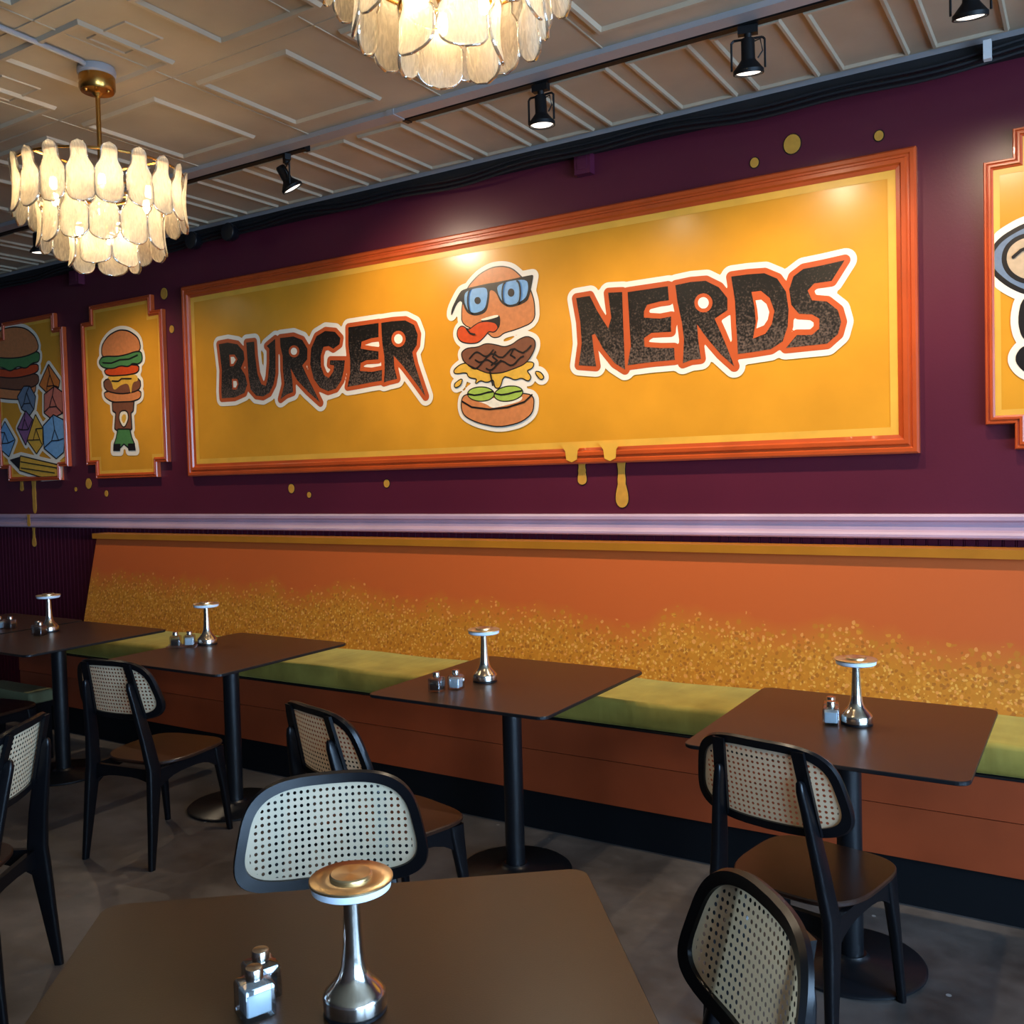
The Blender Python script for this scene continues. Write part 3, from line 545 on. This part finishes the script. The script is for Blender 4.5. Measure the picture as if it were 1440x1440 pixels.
pC, P, yf2 = panel(notched(-.367, .517, -.266, .415, ZA, ZB_, ZI0, ZI1), .034, .022, 'golden panel cut by the right edge of the photo, with painted goggles and black shapes', .036)
CLIP = (-.367+.036, .517-.036)
draw(P, ART['pc'], yf2, .018, .045)
gl = ART['pc'][1][2]
ink(P, yf2-.0052, [sub(gl, [(.14, .42), (.3, .28), (.5, .22)])], .006)
CLIP = None

# ---------------------------------------------------------------- bench
BX0, BX1 = -6.02, 2.6
bench = thing('banquette_bench', (-1.7, -.33, 0), 0, 'long built-in wall bench with stippled orange back, rust red front and green cushions', 'bench')
boff = Matrix.Translation((1.7, .33, 0))
def BP(name, bm, mat, smooth=False, lab=None):
    bm.transform(boff); return obj(name, bm, mat, bench, smooth, label=lab)
bm = BM(); box(bm, BX0, BX1, -.64, -.03, 0, .172); BP('kick_board', bm, 'kick', lab='black kick board')
bm = BM(); box(bm, BX0, BX1, -.66, -.03, .172, .356); bevel_all(bm, .003); BP('front_panel', bm, 'benchfront')
bm = BM(); box(bm, BX0, BX1, -.664, -.03, .36, .50); bevel_all(bm, .004); BP('front_panel', bm, 'benchfront')
bm = BM(); box(bm, BX0, BX1, -.668, -.03, .50, .506); BP('seat_board', bm, 'kick')
bm = BM(); loft(bm, [[(x, -.27, .56), (x, -.13, 1.19), (x, -.03, 1.19), (x, -.03, .56)] for x in (-5.92, BX1)]); BP('backrest', bm, 'mural', lab='orange to ochre stippled backrest')
bm = BM(); box(bm, -5.935, BX1, -.155, -.03, 1.19, 1.226); bevel_all(bm, .008, 3); BP('ledge', bm, 'ledge', lab='ochre painted top ledge')
cx = [-6.0, -4.30, -2.59, -.88, .83, 2.55]
for i in range(5):
    a, b = cx[i]+.002, cx[i+1]-.002
    bm = BM(); box(bm, a, b, -.662, -.235, .507, .621)
    bmesh.ops.subdivide_edges(bm, edges=[e for e in bm.edges if abs(e.verts[0].co.x-e.verts[1].co.x) > .5], cuts=24)
    bevel_all(bm, .022, 4)
    for v in bm.verts:
        if v.co.z > .6: v.co.z += .003*math.sin(v.co.x*9)
    BP('seat_cushion', bm, 'velvet', True, 'olive green velvet cushion')

# ---------------------------------------------------------------- tables
def make_table(w, d):
    root = thing('pedestal_table', (0, 0, 0), 0, 'x', 'table', None)
    bm = BM(); slab(bm, rrect(w, d, .035), .738, .75, .002)
    bm.normal_update()
    for f in bm.faces: f.material_index = 0 if abs(f.normal.z) > .95 and f.calc_center_median().z > .745 else 1
    obj('tabletop', bm, ['tabletop', 'blackmetal'], root)
    bm = BM(); lathe(bm, [(.038, .016), (.038, .728)], 32); obj('post', bm, 'blackmetal', root, True)
    bm = BM(); box(bm, -.2, .2, -.03, .03, .728, .7375); box(bm, -.03, .03, -.2, .2, .7275, .737); obj('mounting_plate', bm, 'blackmetal', root)
    bm = BM(); lathe(bm, [(.215, 0), (.222, .004), (.222, .010), (.214, .016), (.06, .022), (.05, .03), (.046, .036), (.038, .036)], 56); obj('base', bm, 'blackmetal', root, True)
    return root
TB = 'square tables along the bench'
t4 = make_table(.773, .819); place(t4, (-.66, -1.139, 0), 0, 'brown square table nearest the right edge, in front of the bench'); t4['group'] = TB
for loc, lab in (((-1.947, -1.061, 0), 'brown square table in the middle of the bench row, second from the right'),
                 ((-3.528, -1.071, 0), 'brown square bench table, third from the right, behind the left cane chair'),
                 ((-4.769, -1.166, 0), 'brown square bench table fourth from the right, left of the lit chandelier lamp'),
                 ((-5.575, -1.14, 0), 'brown bench table farthest left, cut by the edge of the photo')):
    c = copy_tree(t4); place(c, loc, 0, lab)
bpy.data.objects  # noqa
FT = math.radians(38.8)
fg = make_table(.945, .82); place(fg, (-1.006, -3.074, 0), FT, 'large brown table in the foreground at the bottom of the photo')

# ---------------------------------------------------------------- chairs
def rim_pt(t, dw=0.0):
    e = 2/3.6; c, s = math.cos(t), math.sin(t)
    u = math.copysign(abs(c)**e, c); h = math.copysign(abs(s)**e, s)
    W, zb, zt = .225-dw, .596+dw, .854-dw
    H = (zt-zb)/2; u = u*W*(1-.115*(h+.3)); z = zb+H*(1+h)
    return u, z
def back_y(u, z): return -.203-(z-.596)*math.tan(.218)+.813*u*u
def make_chair():
    root = thing('cane_chair', (0, 0, 0), 0, 'x', 'chair', 'black cane-backed dining chairs')
    # seat
    bm = BM(); pts = []
    n = 56
    for k in range(n):
        t = 2*PI*k/n; e = 2/3.4; c, s = math.cos(t), math.sin(t)
        y = .055+.205*math.copysign(abs(s)**e, s); x = .198*math.copysign(abs(c)**e, c)*(1+.055*s)
        pts.append((x, y))
    R = slab(bm, pts, .392, .408, .004)
    for v in bm.verts: v.co.z += .10*v.co.x**2-.02*max(0, (v.co.y-.19))
    obj('seat', bm, 'walnut', root, True, label='dark walnut plywood seat')
    # legs
    def post(secs):
        b = BM(); rings = []
        for (x, y, z, wx, wy) in secs:
            rings.append([(x+px, y+py, z) for px, py in rrect(wx, wy, min(wx, wy)*.35, 3)])
        loft(b, rings); return b
    for s in (-1, 1):
        obj('rear_leg', post([(s*.180, -.237, 0, .022, .028), (s*.176, -.222, .12, .026, .040), (s*.168, -.196, .34, .031, .064), (s*.164, -.192, .40, .031, .064), (s*.148, -.207, .52, .027, .058), (s*.128, -.236, .68, .024, .048), (s*.119, -.250, .735, .022, .036), (s*.117, -.256, .757, .018, .022), (s*.116, -.258, .764, .008, .010)]), 'black', root, True)
        obj('front_leg', post([(s*.180, .237, 0, .024, .024), (s*.172, .215, .2, .030, .036), (s*.165, .195, .345, .032, .055), (s*.163, .192, .388, .032, .060)]), 'black', root, True)
        b = BM(); rings = []
        for k in range(9):
            y = -.18+.36*k/8; dz = .045*(abs(k-4)/4)**3
            x = s*(.164)
            rings.append([(x-.009, y, .35-dz), (x+.009, y, .35-dz), (x+.009, y, .391), (x-.009, y, .391)])
        loft(b, rings); obj('side_rail', b, 'black', root)
    for y, nm in ((-.18, 'rear_rail'), (.185, 'front_rail')):
        b = BM(); rings = []
        for k in range(9):
            x = -.16+.32*k/8; dz = .03*(abs(k-4)/4)**3
            rings.append([(x, y-.009, .352-dz), (x, y+.009, .352-dz), (x, y+.009, .391), (x, y-.009, .391)])
        loft(b, rings); obj(nm, b, 'black', root)
    # back rim
    b = BM(); n = 72; rings = []
    for k in range(n):
        t = 2*PI*k/n
        uo, zo = rim_pt(t); ui, zi = rim_pt(t, .026); um, zm = rim_pt(t, .004)
        T = .011
        rings.append([(uo, back_y(uo, zo), zo), (um, back_y(um, zm)+T, zm), (ui, back_y(ui, zi)+T*.8, zi), (ui, back_y(ui, zi)-T*.8, zi), (um, back_y(um, zm)-T, zm)])
    R = [[b.verts.new(p) for p in r] for r in rings]
    for i in range(n):
        A, B = R[i], R[(i+1) % n]
        for j in range(5): b.faces.new((A[j], A[(j+1) % 5], B[(j+1) % 5], B[j]))
    rim = obj('back_frame', b, 'black', root, True)
    # vertical struts behind the cane, where the posts are screwed on
    for s in (-1, 1):
        b2 = BM(); rg = []
        for k in range(8):
            z = .612+.226*k/7; u = s*(.135-.022*k/7); y = back_y(u, z)
            rg.append([(u-.017, y-.020, z), (u+.017, y-.020, z), (u+.017, y-.009, z), (u-.017, y-.009, z)])
        loft(b2, rg); obj('back_strut', b2, 'black', root)
    # cane panel
    b = BM(); uvl = b.loops.layers.uv.new('UVMap'); u0, z0 = 0, .725
    ks = [0, .15, .3, .45, .6, .75, .87, .94, 1.0]; rr = []
    for q in ks[1:]:
        r = []
        for k in range(n):
            ui, zi = rim_pt(2*PI*k/n, .024); u = ui*q; z = z0+(zi-z0)*q
            r.append(b.verts.new((u, back_y(u, z), z)))
        rr.append(r)
    cv = b.verts.new((0, back_y(0, z0), z0))
    for k in range(n): b.faces.new((cv, rr[0][k], rr[0][(k+1) % n]))
    for j in range(len(rr)-1):
        for k in range(n):
            f = b.faces.new((rr[j][k], rr[j+1][k], rr[j+1][(k+1) % n], rr[j][(k+1) % n])); f.material_index = 1 if j == len(rr)-2 else 0
    for f in b.faces:
        for l in f.loops: l[uvl].uv = (l.vert.co.x, l.vert.co.z)
    obj('cane_panel', b, ['cane', 'canebind'], root, True, label='woven cane panel')
    return root
ch = make_chair()
CH = [((-.708, -1.489, 0), -.193, 'black cane chair at the right-hand bench table, seen from behind'),
      ((-3.46, -1.552, 0), .156, 'black cane chair seen whole from behind, with all four legs on the floor'),
      ((-2.044, -1.753, 0), -.256, 'black cane chair half hidden behind the big pale chair back, at the middle bench table'),
      ((-1.402, -2.66, 0), -2.379, 'cane chair facing the camera across the foreground table, its pale back fully visible'),
      ((-.65, -2.789, 0), 2.303, 'cane chair at the right side of the foreground table, cut by the bottom edge'),
      ((-2.985, -2.665, 0), 2.16, 'black cane chair cut by the left edge, near the foreground table'),
      ((-4.94, -1.53, 0), .15, 'dark chair at the left edge, only its seat corner and one leg in view')]
for i, (loc, rz, lab) in enumerate(CH):
    c = ch if i == 0 else copy_tree(ch)
    place(c, loc, rz, lab)

# small upholstered stool at far left
M['sage'] = simple('sage_green_cloth', '#6c7050', .85, noise=.1)
st = thing('upholstered_stool', (-5.36, -1.075, 0), 0, 'low stool with a pale green cushion under the farthest left table', 'stool')
bm = BM(); slab(bm, rrect(.54, .15, .02), .335, .40, .008); obj('cushion', bm, 'sage', st, True)
bm = BM(); box(bm, -.26, .26, -.07, .07, .30, .334); obj('seat_frame', bm, 'black', st)
for sx in (-1, 1):
    bm = BM(); box(bm, sx*.24-.015, sx*.24+.015, -.06, .06, 0, .30); obj('leg', bm, 'black', st)

# ---------------------------------------------------------------- table lamps
def make_lamp():
    root = thing('table_lamp', (0, 0, 0), 0, 'x', 'lamp', 'cordless metal table lamps')
    b = BM(); lathe(b, [(.046, 0), (.048, .001), (.048, .005), (.045, .006)], 40); obj('foot_pad', b, 'blackmetal', root, True)
    b = BM(); lathe(b, [(.046, .006), (.048, .008), (.048, .026), (.0465, .030), (.041, .036), (.033, .045), (.025, .055), (.0195, .070), (.0160, .095), (.0135, .14), (.0115, .19)], 56); obj('stem', b, 'chrome', root, True, label='brushed silver trumpet stem')
    b = BM(); lathe(b, [(.030, .187), (.055, .188), (.060, .191), (.061, .200), (.061, .2015)], 56); obj('diffuser', b, 'diffuser', root, True, label='frosted white light ring')
    b = BM(); lathe(b, [(.062, .2015), (.0635, .2025), (.0635, .2055), (.062, .2065), (.034, .2068)], 56)
    obj('cap', b, 'cap', root, True, label='brushed gold disc cap')
    b = BM(); lathe(b, [(.032, .2066), (.032, .211), (.030, .213), (.0, .2132)][:3], 40); obj('knob', b, 'cap', root, True)
    return root
def cap_mat():
    m, nt, b = new_mat('brushed_gold_cap'); L = nt.links.new
    b.inputs['Base Color'].default_value = srgb('#e6cda2'); b.inputs['Metallic'].default_value = 1; b.inputs['Roughness'].default_value = .28
    b.inputs['Anisotropic'].default_value = .7
    t = N(nt, 'ShaderNodeTangent'); t.direction_type = 'RADIAL'; t.axis = 'Z'; L(t.outputs[0], b.inputs['Tangent']); return m
M['cap'] = cap_mat()
lp = make_lamp()
LP = [((-.641, -1.103), 0, 'silver mushroom lamp on the right-hand bench table'), ((-2.045, -1.095), 0, 'silver mushroom lamp on the middle bench table'),
      ((-3.784, -.989), 0, 'silver mushroom lamp on the table behind the whole cane chair'), ((-4.977, -1.083), 0, 'silver mushroom lamp farthest left, before the plum beadboard'),
      ((-.965, -3.084), 0, 'large looking mushroom lamp with gold cap on the foreground table')]
for i, ((x, y), r, lab) in enumerate(LP):
    c = lp if i == 0 else copy_tree(lp)
    place(c, (x, y, .7502), r, lab)

# ---------------------------------------------------------------- shakers
def make_shaker(fill):
    root = thing('salt_shaker' if fill == 'salt' else 'pepper_shaker', (0, 0, 0), 0, 'x', 'shaker', 'square glass shakers')
    b = BM(); R = []
    w = .050
    for ww, z in ((w-.003, 0), (w, .002), (w, .048), (w-.006, .053), (.024, .055), (.022, .058)): R.append([(x, y, z) for x, y in rrect(ww, ww, .004 if ww > .03 else ww*.45, 4)])
    loft(b, R); 
    R = [[(x, y, z) for x, y in rrect(.040, .040, .004, 4)] for z in (.007, .047)]
    loft(b, R)
    obj('bottle', b, 'glass', root, True)
    b = BM(); slab(b, rrect(.0395, .0395, .004, 4), .0072, .040 if fill == 'salt' else .032, .001); obj(fill, b, fill, root)
    b = BM(); lathe(b, [(.0135, .0555), (.0135, .071), (.0125, .0725), (.004, .073)], 28); obj('cap', b, 'chrome', root, True)
    return root
def put(proto, first, x, y, r, lab):
    c = proto if first else copy_tree(proto); place(c, (x, y, .7502), r, lab); return c
sa, pe = make_shaker('salt'), make_shaker('pepper')
put(sa, 1, -1.092, -3.167, FT+.5, 'salt shaker in front on the foreground table, nearest the camera')
put(pe, 1, -1.124, -3.124, FT+.5, 'pepper shaker directly behind the foreground salt shaker')
put(sa, 0, -.711, -1.137, .2, 'glass salt shaker left of the lamp on the right-hand bench table')
put(pe, 0, -.724, -1.080, .2, 'glass pepper shaker tucked behind the salt shaker on the right-hand bench table')
put(sa, 0, -2.075, -1.250, .1, 'glass salt shaker beside the lamp on the middle bench table')
put(pe, 0, -2.118, -1.315, .1, 'glass pepper shaker left of the salt shaker on the middle bench table')
put(sa, 0, -3.815, -1.072, .7, 'glass salt shaker right on the small tray, third bench table from the right')
put(pe, 0, -3.866, -1.115, .7, 'glass pepper shaker left on the small tray, third bench table from the right')
put(pe, 0, -4.90, -1.185, .3, 'glass pepper shaker in front of the farthest left lamp')
put(sa, 0, -4.955, -1.165, .3, 'glass salt shaker just behind and left of the pepper shaker by the farthest left lamp')
put(pe, 0, -5.30, -1.12, .3, 'glass pepper shaker near the left edge of the photo')
put(sa, 0, -5.36, -1.15, .3, 'glass salt shaker cut by the left edge of the photo')
b = BM(); slab(b, rrect(.15, .065, .012), 0, .004, .001)
for x0, x1, y0, y1 in ((-.072, .072, -.031, -.029), (-.072, .072, .029, .031)): box(b, x0, x1, y0, y1, .004, .012)
tr = obj('shaker_tray', b, 'glass'); tr.location = (-3.843, -1.095, .7502); tr.rotation_euler = (0, 0, .72)
tag(tr, 'small clear tray under the two shakers, third bench table from the right', 'tray')
for o in (x for x in bpy.data.objects if x.parent is None and x.name.startswith(('salt_shaker', 'pepper_shaker')) and abs(x.location.x+3.843) < .04): o.location.z = .7545

# ---------------------------------------------------------------- chandeliers
def petal_mesh(L, W, name):
    # tall textured glass leaf: narrow rounded head, waist, wide rounded tail; hangs down from z=0, faces +Y
    bm = BM(); n = 26; ys = []
    prof = []
    for k in range(n+1):
        t = k/n
        if t < .13: w = .29*math.sqrt(max(0, 1-((.13-t)/.13)**2))
        elif t < .24: w = .29
        elif t < .46: a = (t-.24)/.22; w = .29+.21*(a*a*(3-2*a))
        elif t < .80: w = .5
        else: w = .5*math.sqrt(max(0, 1-((t-.80)/.20)**2))
        prof.append((max(w, .02)*W, -t*L))
    th = .0045
    rows = []
    for w, z in prof:
        bulge = -.010*math.sin(-z/L*PI)
        rows.append([(w*s, bulge*(1)+.25*(w*s)**2/W*-1+.0, z) for s in (-1, -.6, -.2, .2, .6, 1)])
    F = [[bm.verts.new((x, y+th, z)) for x, y, z in r] for r in rows]; Bk = [[bm.verts.new((x, y-th, z)) for x, y, z in r] for r in rows]
    for i in range(n):
        for j in range(5):
            bm.faces.new((F[i][j], F[i][j+1], F[i+1][j+1], F[i+1][j])); bm.faces.new((Bk[i][j], Bk[i+1][j], Bk[i+1][j+1], Bk[i][j+1]))
        for j in (0, 5):
            f = bm.faces.new((F[i][j], F[i+1][j], Bk[i+1][j], Bk[i][j])); f.material_index = 1
    for i in (0, n):
        for j in range(5): f = bm.faces.new((F[i][j], F[i][j+1], Bk[i][j+1], Bk[i][j])); f.material_index = 1
    # polished thicker edge bead
    for j in (0, 5):
        tube(bm, [(rows[i][j][0], rows[i][j][1], rows[i][j][2]) for i in range(0, n+1)], .0038, 5, mi=1)
    bmesh.ops.recalc_face_normals(bm, faces=bm.faces)
    me = bpy.data.meshes.new(name); bm.to_mesh(me); bm.free()
    for m in ('petal', 'petalrim'): me.materials.append(M[m])
    for p in me.polygons: p.use_smooth = True
    return me
TIERS = [(.312, -.345, .215, .094, 19), (.232, -.470, .200, .100, 13), (.125, -.568, .165, .112, 6)]   # radius, head z below ceiling anchor, length, width, count
pm = [petal_mesh(t[2], t[3], 'glass_petal') for t in TIERS]
def chandelier(x, y, drop, label, ph):
    root = thing('chandelier', (x, y, ZC), 0, label, 'chandelier', 'glass petal chandeliers')
    D = drop
    b = BM(); lathe(b, [(.066, -.001), (.070, -.012), (.070, -.028), (.064, -.034)], 40); obj('ceiling_mount', b, 'raceway', root, True)
    b = BM(); lathe(b, [(.064, -.034), (.066, -.04), (.066, -.082), (.060, -.092), (.02, -.098), (.012, -.11)], 40)
    for k in range(3):
        a = 2*PI*k/3+.4; lathe(b, [(.004, -.100), (.007, -.097), (.008, -.09), (.004, -.08)], 10, .045*math.cos(a), .045*math.sin(a))
    obj('canopy', b, 'brass', root, True, label='brass canopy')
    b = BM(); lathe(b, [(.009, -.10), (.009, -D-.27)], 16); obj('rod', b, 'brass', root, True, label='brass hanging rod')
    b = BM()
    for (r, z, L, W, n) in TIERS:
        pts = [(r*.97*math.cos(2*PI*k/48), r*.97*math.sin(2*PI*k/48), -D+z+.29-.012) for k in range(49)]
        tube(b, pts, .005, 8)
        for k in range(4):
            a = PI/2*k+ph; tube(b, [(0, 0, -D+z+.29-.012), (r*.97*math.cos(a), r*.97*math.sin(a), -D+z+.29-.012)], .005, 8)
    obj('ring_frame', b, 'brass', root, True)
    b = BM(); lathe(b, [(.01, -D-.29), (.03, -D-.282), (.034, -D-.27), (.02, -D-.255), (.012, -D-.24)], 20); obj('finial', b, 'brass', root, True)
    for ti, (r, z, L, W, n) in enumerate(TIERS):
        for k in range(n):
            a = 2*PI*(k+.5*(ti % 2))/n+ph
            o = bpy.data.objects.new('glass_petal', pm[ti]); COL.objects.link(o); o.parent = root
            o.location = (r*math.cos(a), r*math.sin(a), -D+z+.30+random.uniform(-.004, .004))
            o.rotation_euler = (random.uniform(-.03, .03), random.uniform(-.03, .03), a-PI/2+random.uniform(-.08, .08))
    for k in range(9):
        rb, dz = (.19, 0) if k < 6 else (.085, -.14)  # lower inner bulbs and holders are added just to brighten the lower petal tiers
        a = (PI/3*k+ph+.3) if k < 6 else (PI*2/3*k+ph); bx, by = rb*math.cos(a), rb*math.sin(a)
        b = BM(); lathe(b, [(.009, -D-.125+dz), (.009, -D-.085+dz)], 12, bx, by); s = obj('lamp_holder', b, 'brass', root, True)
        b = BM(); lathe(b, [(.003, -D-.178+dz), (.010, -D-.173+dz), (.013, -D-.16+dz), (.013, -D-.14+dz), (.009, -D-.126+dz)], 14, bx, by); obj('bulb', b, 'bulb', s, True)
    return root
chandelier(-3.245, -1.86, .335, 'left chandelier with tiers of glass petals, seen whole below its brass canopy', .15)
chandelier(-1.32, -2.245, .178, 'right chandelier with glass petals, cut by the top edge of the photo', .32)
# rigid conduit feeding the left canopy
b = BM(); tube(b, [(-3.20, -4.6, ZC-.011), (-3.20, -2.3, ZC-.011), (-3.215, -1.95, ZC-.012), (-3.225, -1.925, ZC-.013)], .010, 8)
for y in (-2.5, -3.4): box(b, -3.225, -3.175, y-.01, y+.01, ZC-.024, ZC-.0005)
tag(obj('conduit', b, 'raceway', None, True), 'painted wire conduit on the ceiling leading to the left chandelier', 'conduit')

# ---------------------------------------------------------------- track lighting
b = BM(); box(b, -7.0, 1.6, -.885, -.815, ZC-.022, ZC-.0005); bevel_all(b, .006); box(b, -2.62, -2.58, -.89, -.81, ZC-.026, ZC-.001)
tag(obj('wire_raceway', b, 'raceway'), 'long painted wire channel along the ceiling beside the black light tracks', 'raceway')
def track(x0, x1, label):
    root = thing('light_track', ((x0+x1)/2, -.785, ZC-.001), 0, label, 'light track', 'black ceiling light tracks'); h = (x1-x0)/2
    b = BM(); box(b, -h, h, -.017, .017, -.022, 0); box(b, -h+.01, h-.01, -.006, .006, -.0225, -.021); obj('rail', b, 'spotmetal', root)
    for s in (-1, 1):
        b = BM(); box(b, s*h-.012, s*h+.012, -.019, .019, -.026, 0); obj('end_cap', b, 'spotmetal', root)
track(-4.35, -3.20, 'short black light track behind the left chandelier')
track(-2.585, .9, 'long black light track above the sign, running out of the top of the photo')
track(-6.3, -5.33, 'black light track at far left of the ceiling')
def spot(x, tilt, pan, label, lit=True, power=60):
    zt = ZC-.026
    root = thing('track_spotlight', (x, -.785, zt), pan, label, 'spotlight', 'black track spotlights')
    b = BM(); box(b, -.035, .035, -.014, .014, -.028, 0); lathe(b, [(.012, -.042), (.014, -.028)], 14); obj('adapter', b, 'spotmetal', root)
    # yoke: a flat U holding the head at its sides
    b = BM(); W = .058; pts = [(-W, 0, -.150), (-W, 0, -.052), (-W+.008, 0, -.044), (W-.008, 0, -.044), (W, 0, -.052), (W, 0, -.150)]
    for p, q in zip(pts, pts[1:]): tube(b, [p, q], .0042, 6)
    obj('yoke', b, 'spotmetal', root)
    Mt = Matrix.Translation((0, 0, -.115)) @ Matrix.Rotation(tilt, 4, 'X') @ Matrix.Scale(1.12, 4)
    b = BM(); lathe(b, [(.018, .062), (.021, .058), (.022, .0), (.026, -.006), (.044, -.028), (.048, -.032), (.048, -.044), (.043, -.044), (.043, -.034)], 36)
    b.transform(Mt); hd = obj('head', b, 'spotmetal', root, True)
    b = BM(); lathe(b, [(.0428, -.036), (.036, -.041), (.02, -.044), (.004, -.045)], 30); b.transform(Mt); obj('lens', b, 'spotlens' if lit else 'spotlens_off', hd, True)
    b = BM(); tube(b, [(.018, 0, .05), (.038, 0, .055), (.045, 0, .02), (.03, 0, .0)], .0025, 6); b.transform(Mt); obj('cord', b, 'spotmetal', hd, True)
    if lit:
        ld = bpy.data.lights.new('spot_beam', 'SPOT'); ld.energy = power; ld.color = (1, .80, .56); ld.spot_size = math.radians(150); ld.spot_blend = .9; ld.shadow_soft_size = .03
        lo = bpy.data.objects.new('spot_beam', ld); COL.objects.link(lo); lo.parent = root
        lo.matrix_local = Matrix.Translation((0, 0, -.115)) @ Matrix.Rotation(tilt, 4, 'X') @ Matrix.Translation((0, 0, -.06))
    return root
TILT = math.radians(52)
SP = [(-3.326, 30, -35, 'black track spotlight left of the sign, beside the left chandelier'),
      (-1.902, 4, 0, 'black track spotlight above the middle of the sign'),
      (-1.048, 12, 15, 'black track spotlight above the word NERDS'),
      (-.331, 14, 10, 'black track spotlight cut by the top edge at the right'),
      (-5.403, 6, -5, 'small black track spotlight at far left under the left chandelier')]
for x, tl, pn, lab in SP: spot(x, math.radians(tl), math.radians(pn), lab)

# small fittings on the upper wall
def wallbox(x, z, w, h, d, mat, label, cat, name):
    b = BM(); box(b, x-w/2, x+w/2, -d, -.001, z-h/2, z+h/2); bevel_all(b, .004); box(b, x-w*.3, x+w*.3, -d-.004, -d, z-h*.3, z+h*.3)
    tag(obj(name, b, mat), label, cat)
wallbox(-2.10, 3.055, .085, .105, .05, 'box', 'plum painted alarm box high on the wall above the sign', 'alarm box', 'alarm_box')
wallbox(-6.18, 3.045, .11, .10, .05, 'box', 'plum painted alarm box under the crown, below the left chandelier', 'alarm box', 'alarm_box')
b = BM(); box(b, -.352, -.325, -.16, -.128, 3.065, 3.135); box(b, -.345, -.332, -.13, -.10, 3.10, 3.125); tag(obj('motion_sensor', b, 'white'), 'small white sensor on the black crown band near the top right', 'sensor')
# black projector-like speakers clamped in the crown at left
for x, lab in ((-4.78, 'left one of the two small black speakers on the crown band'), (-4.45, 'right one of the two small black speakers on the crown band')):
    b = BM()
    R = [[(x+r*math.cos(2*PI*k/24), y, 3.07+r*math.sin(2*PI*k/24)) for k in range(24)] for r, y in ((.03, -.10), (.05, -.13), (.055, -.17), (.05, -.175), (.03, -.168))]
    loft(b, R); tag(obj('speaker', b, 'blackmetal', None, True), lab, 'speaker', 'round crown speakers')

# ---------------------------------------------------------------- daylight, camera, view
w = bpy.data.worlds.new('World'); bpy.context.scene.world = w; w.use_nodes = True
bg = w.node_tree.nodes['Background']; bg.inputs['Color'].default_value = (.44, .68, 1, 1); bg.inputs['Strength'].default_value = 26
for a, bb in WIN:
    ld = bpy.data.lights.new('window_daylight', 'AREA'); ld.shape = 'RECTANGLE'; ld.size = bb-a; ld.size_y = WZ1-WZ0
    ld.cycles.is_portal = True
    lo = bpy.data.objects.new('window_daylight', ld); COL.objects.link(lo); lo.location = (XR+.12, (a+bb)/2, (WZ0+WZ1)/2)
    lo.rotation_euler = Matrix(((0, 0, 1), (-1, 0, 0), (0, -1, 0))).to_euler() if False else (math.radians(90), 0, math.radians(90))

cam = bpy.data.cameras.new('camera'); co = bpy.data.objects.new('camera', cam); COL.objects.link(co)
yaw, pitch, roll = .55746, -.0345, -.02665
cy, sy = math.cos(yaw), math.sin(yaw)
f = Vector((-sy, cy, 0)); r = Vector((cy, sy, 0)); u = Vector((0, 0, 1))
f2 = f*math.cos(pitch)+u*math.sin(pitch); u2 = u*math.cos(pitch)-f*math.sin(pitch)
r3 = r*math.cos(roll)+u2*math.sin(roll); u3 = u2*math.cos(roll)-r*math.sin(roll)
mw = Matrix((r3, u3, -f2)).transposed().to_4x4(); mw.translation = Vector((0, -4.1405, 1.5624)); co.matrix_world = mw
cam.sensor_width = 36; cam.sensor_height = 36; cam.lens = 1319.06/1440*36; cam.shift_y = (712-720)/1440; cam.clip_start = .05
sc = bpy.context.scene; sc.camera = co
vs = sc.view_settings; vs.view_transform = 'Standard'; vs.look = 'None'; vs.gamma = 1; vs.use_curve_mapping = False; vs.exposure = 0.0
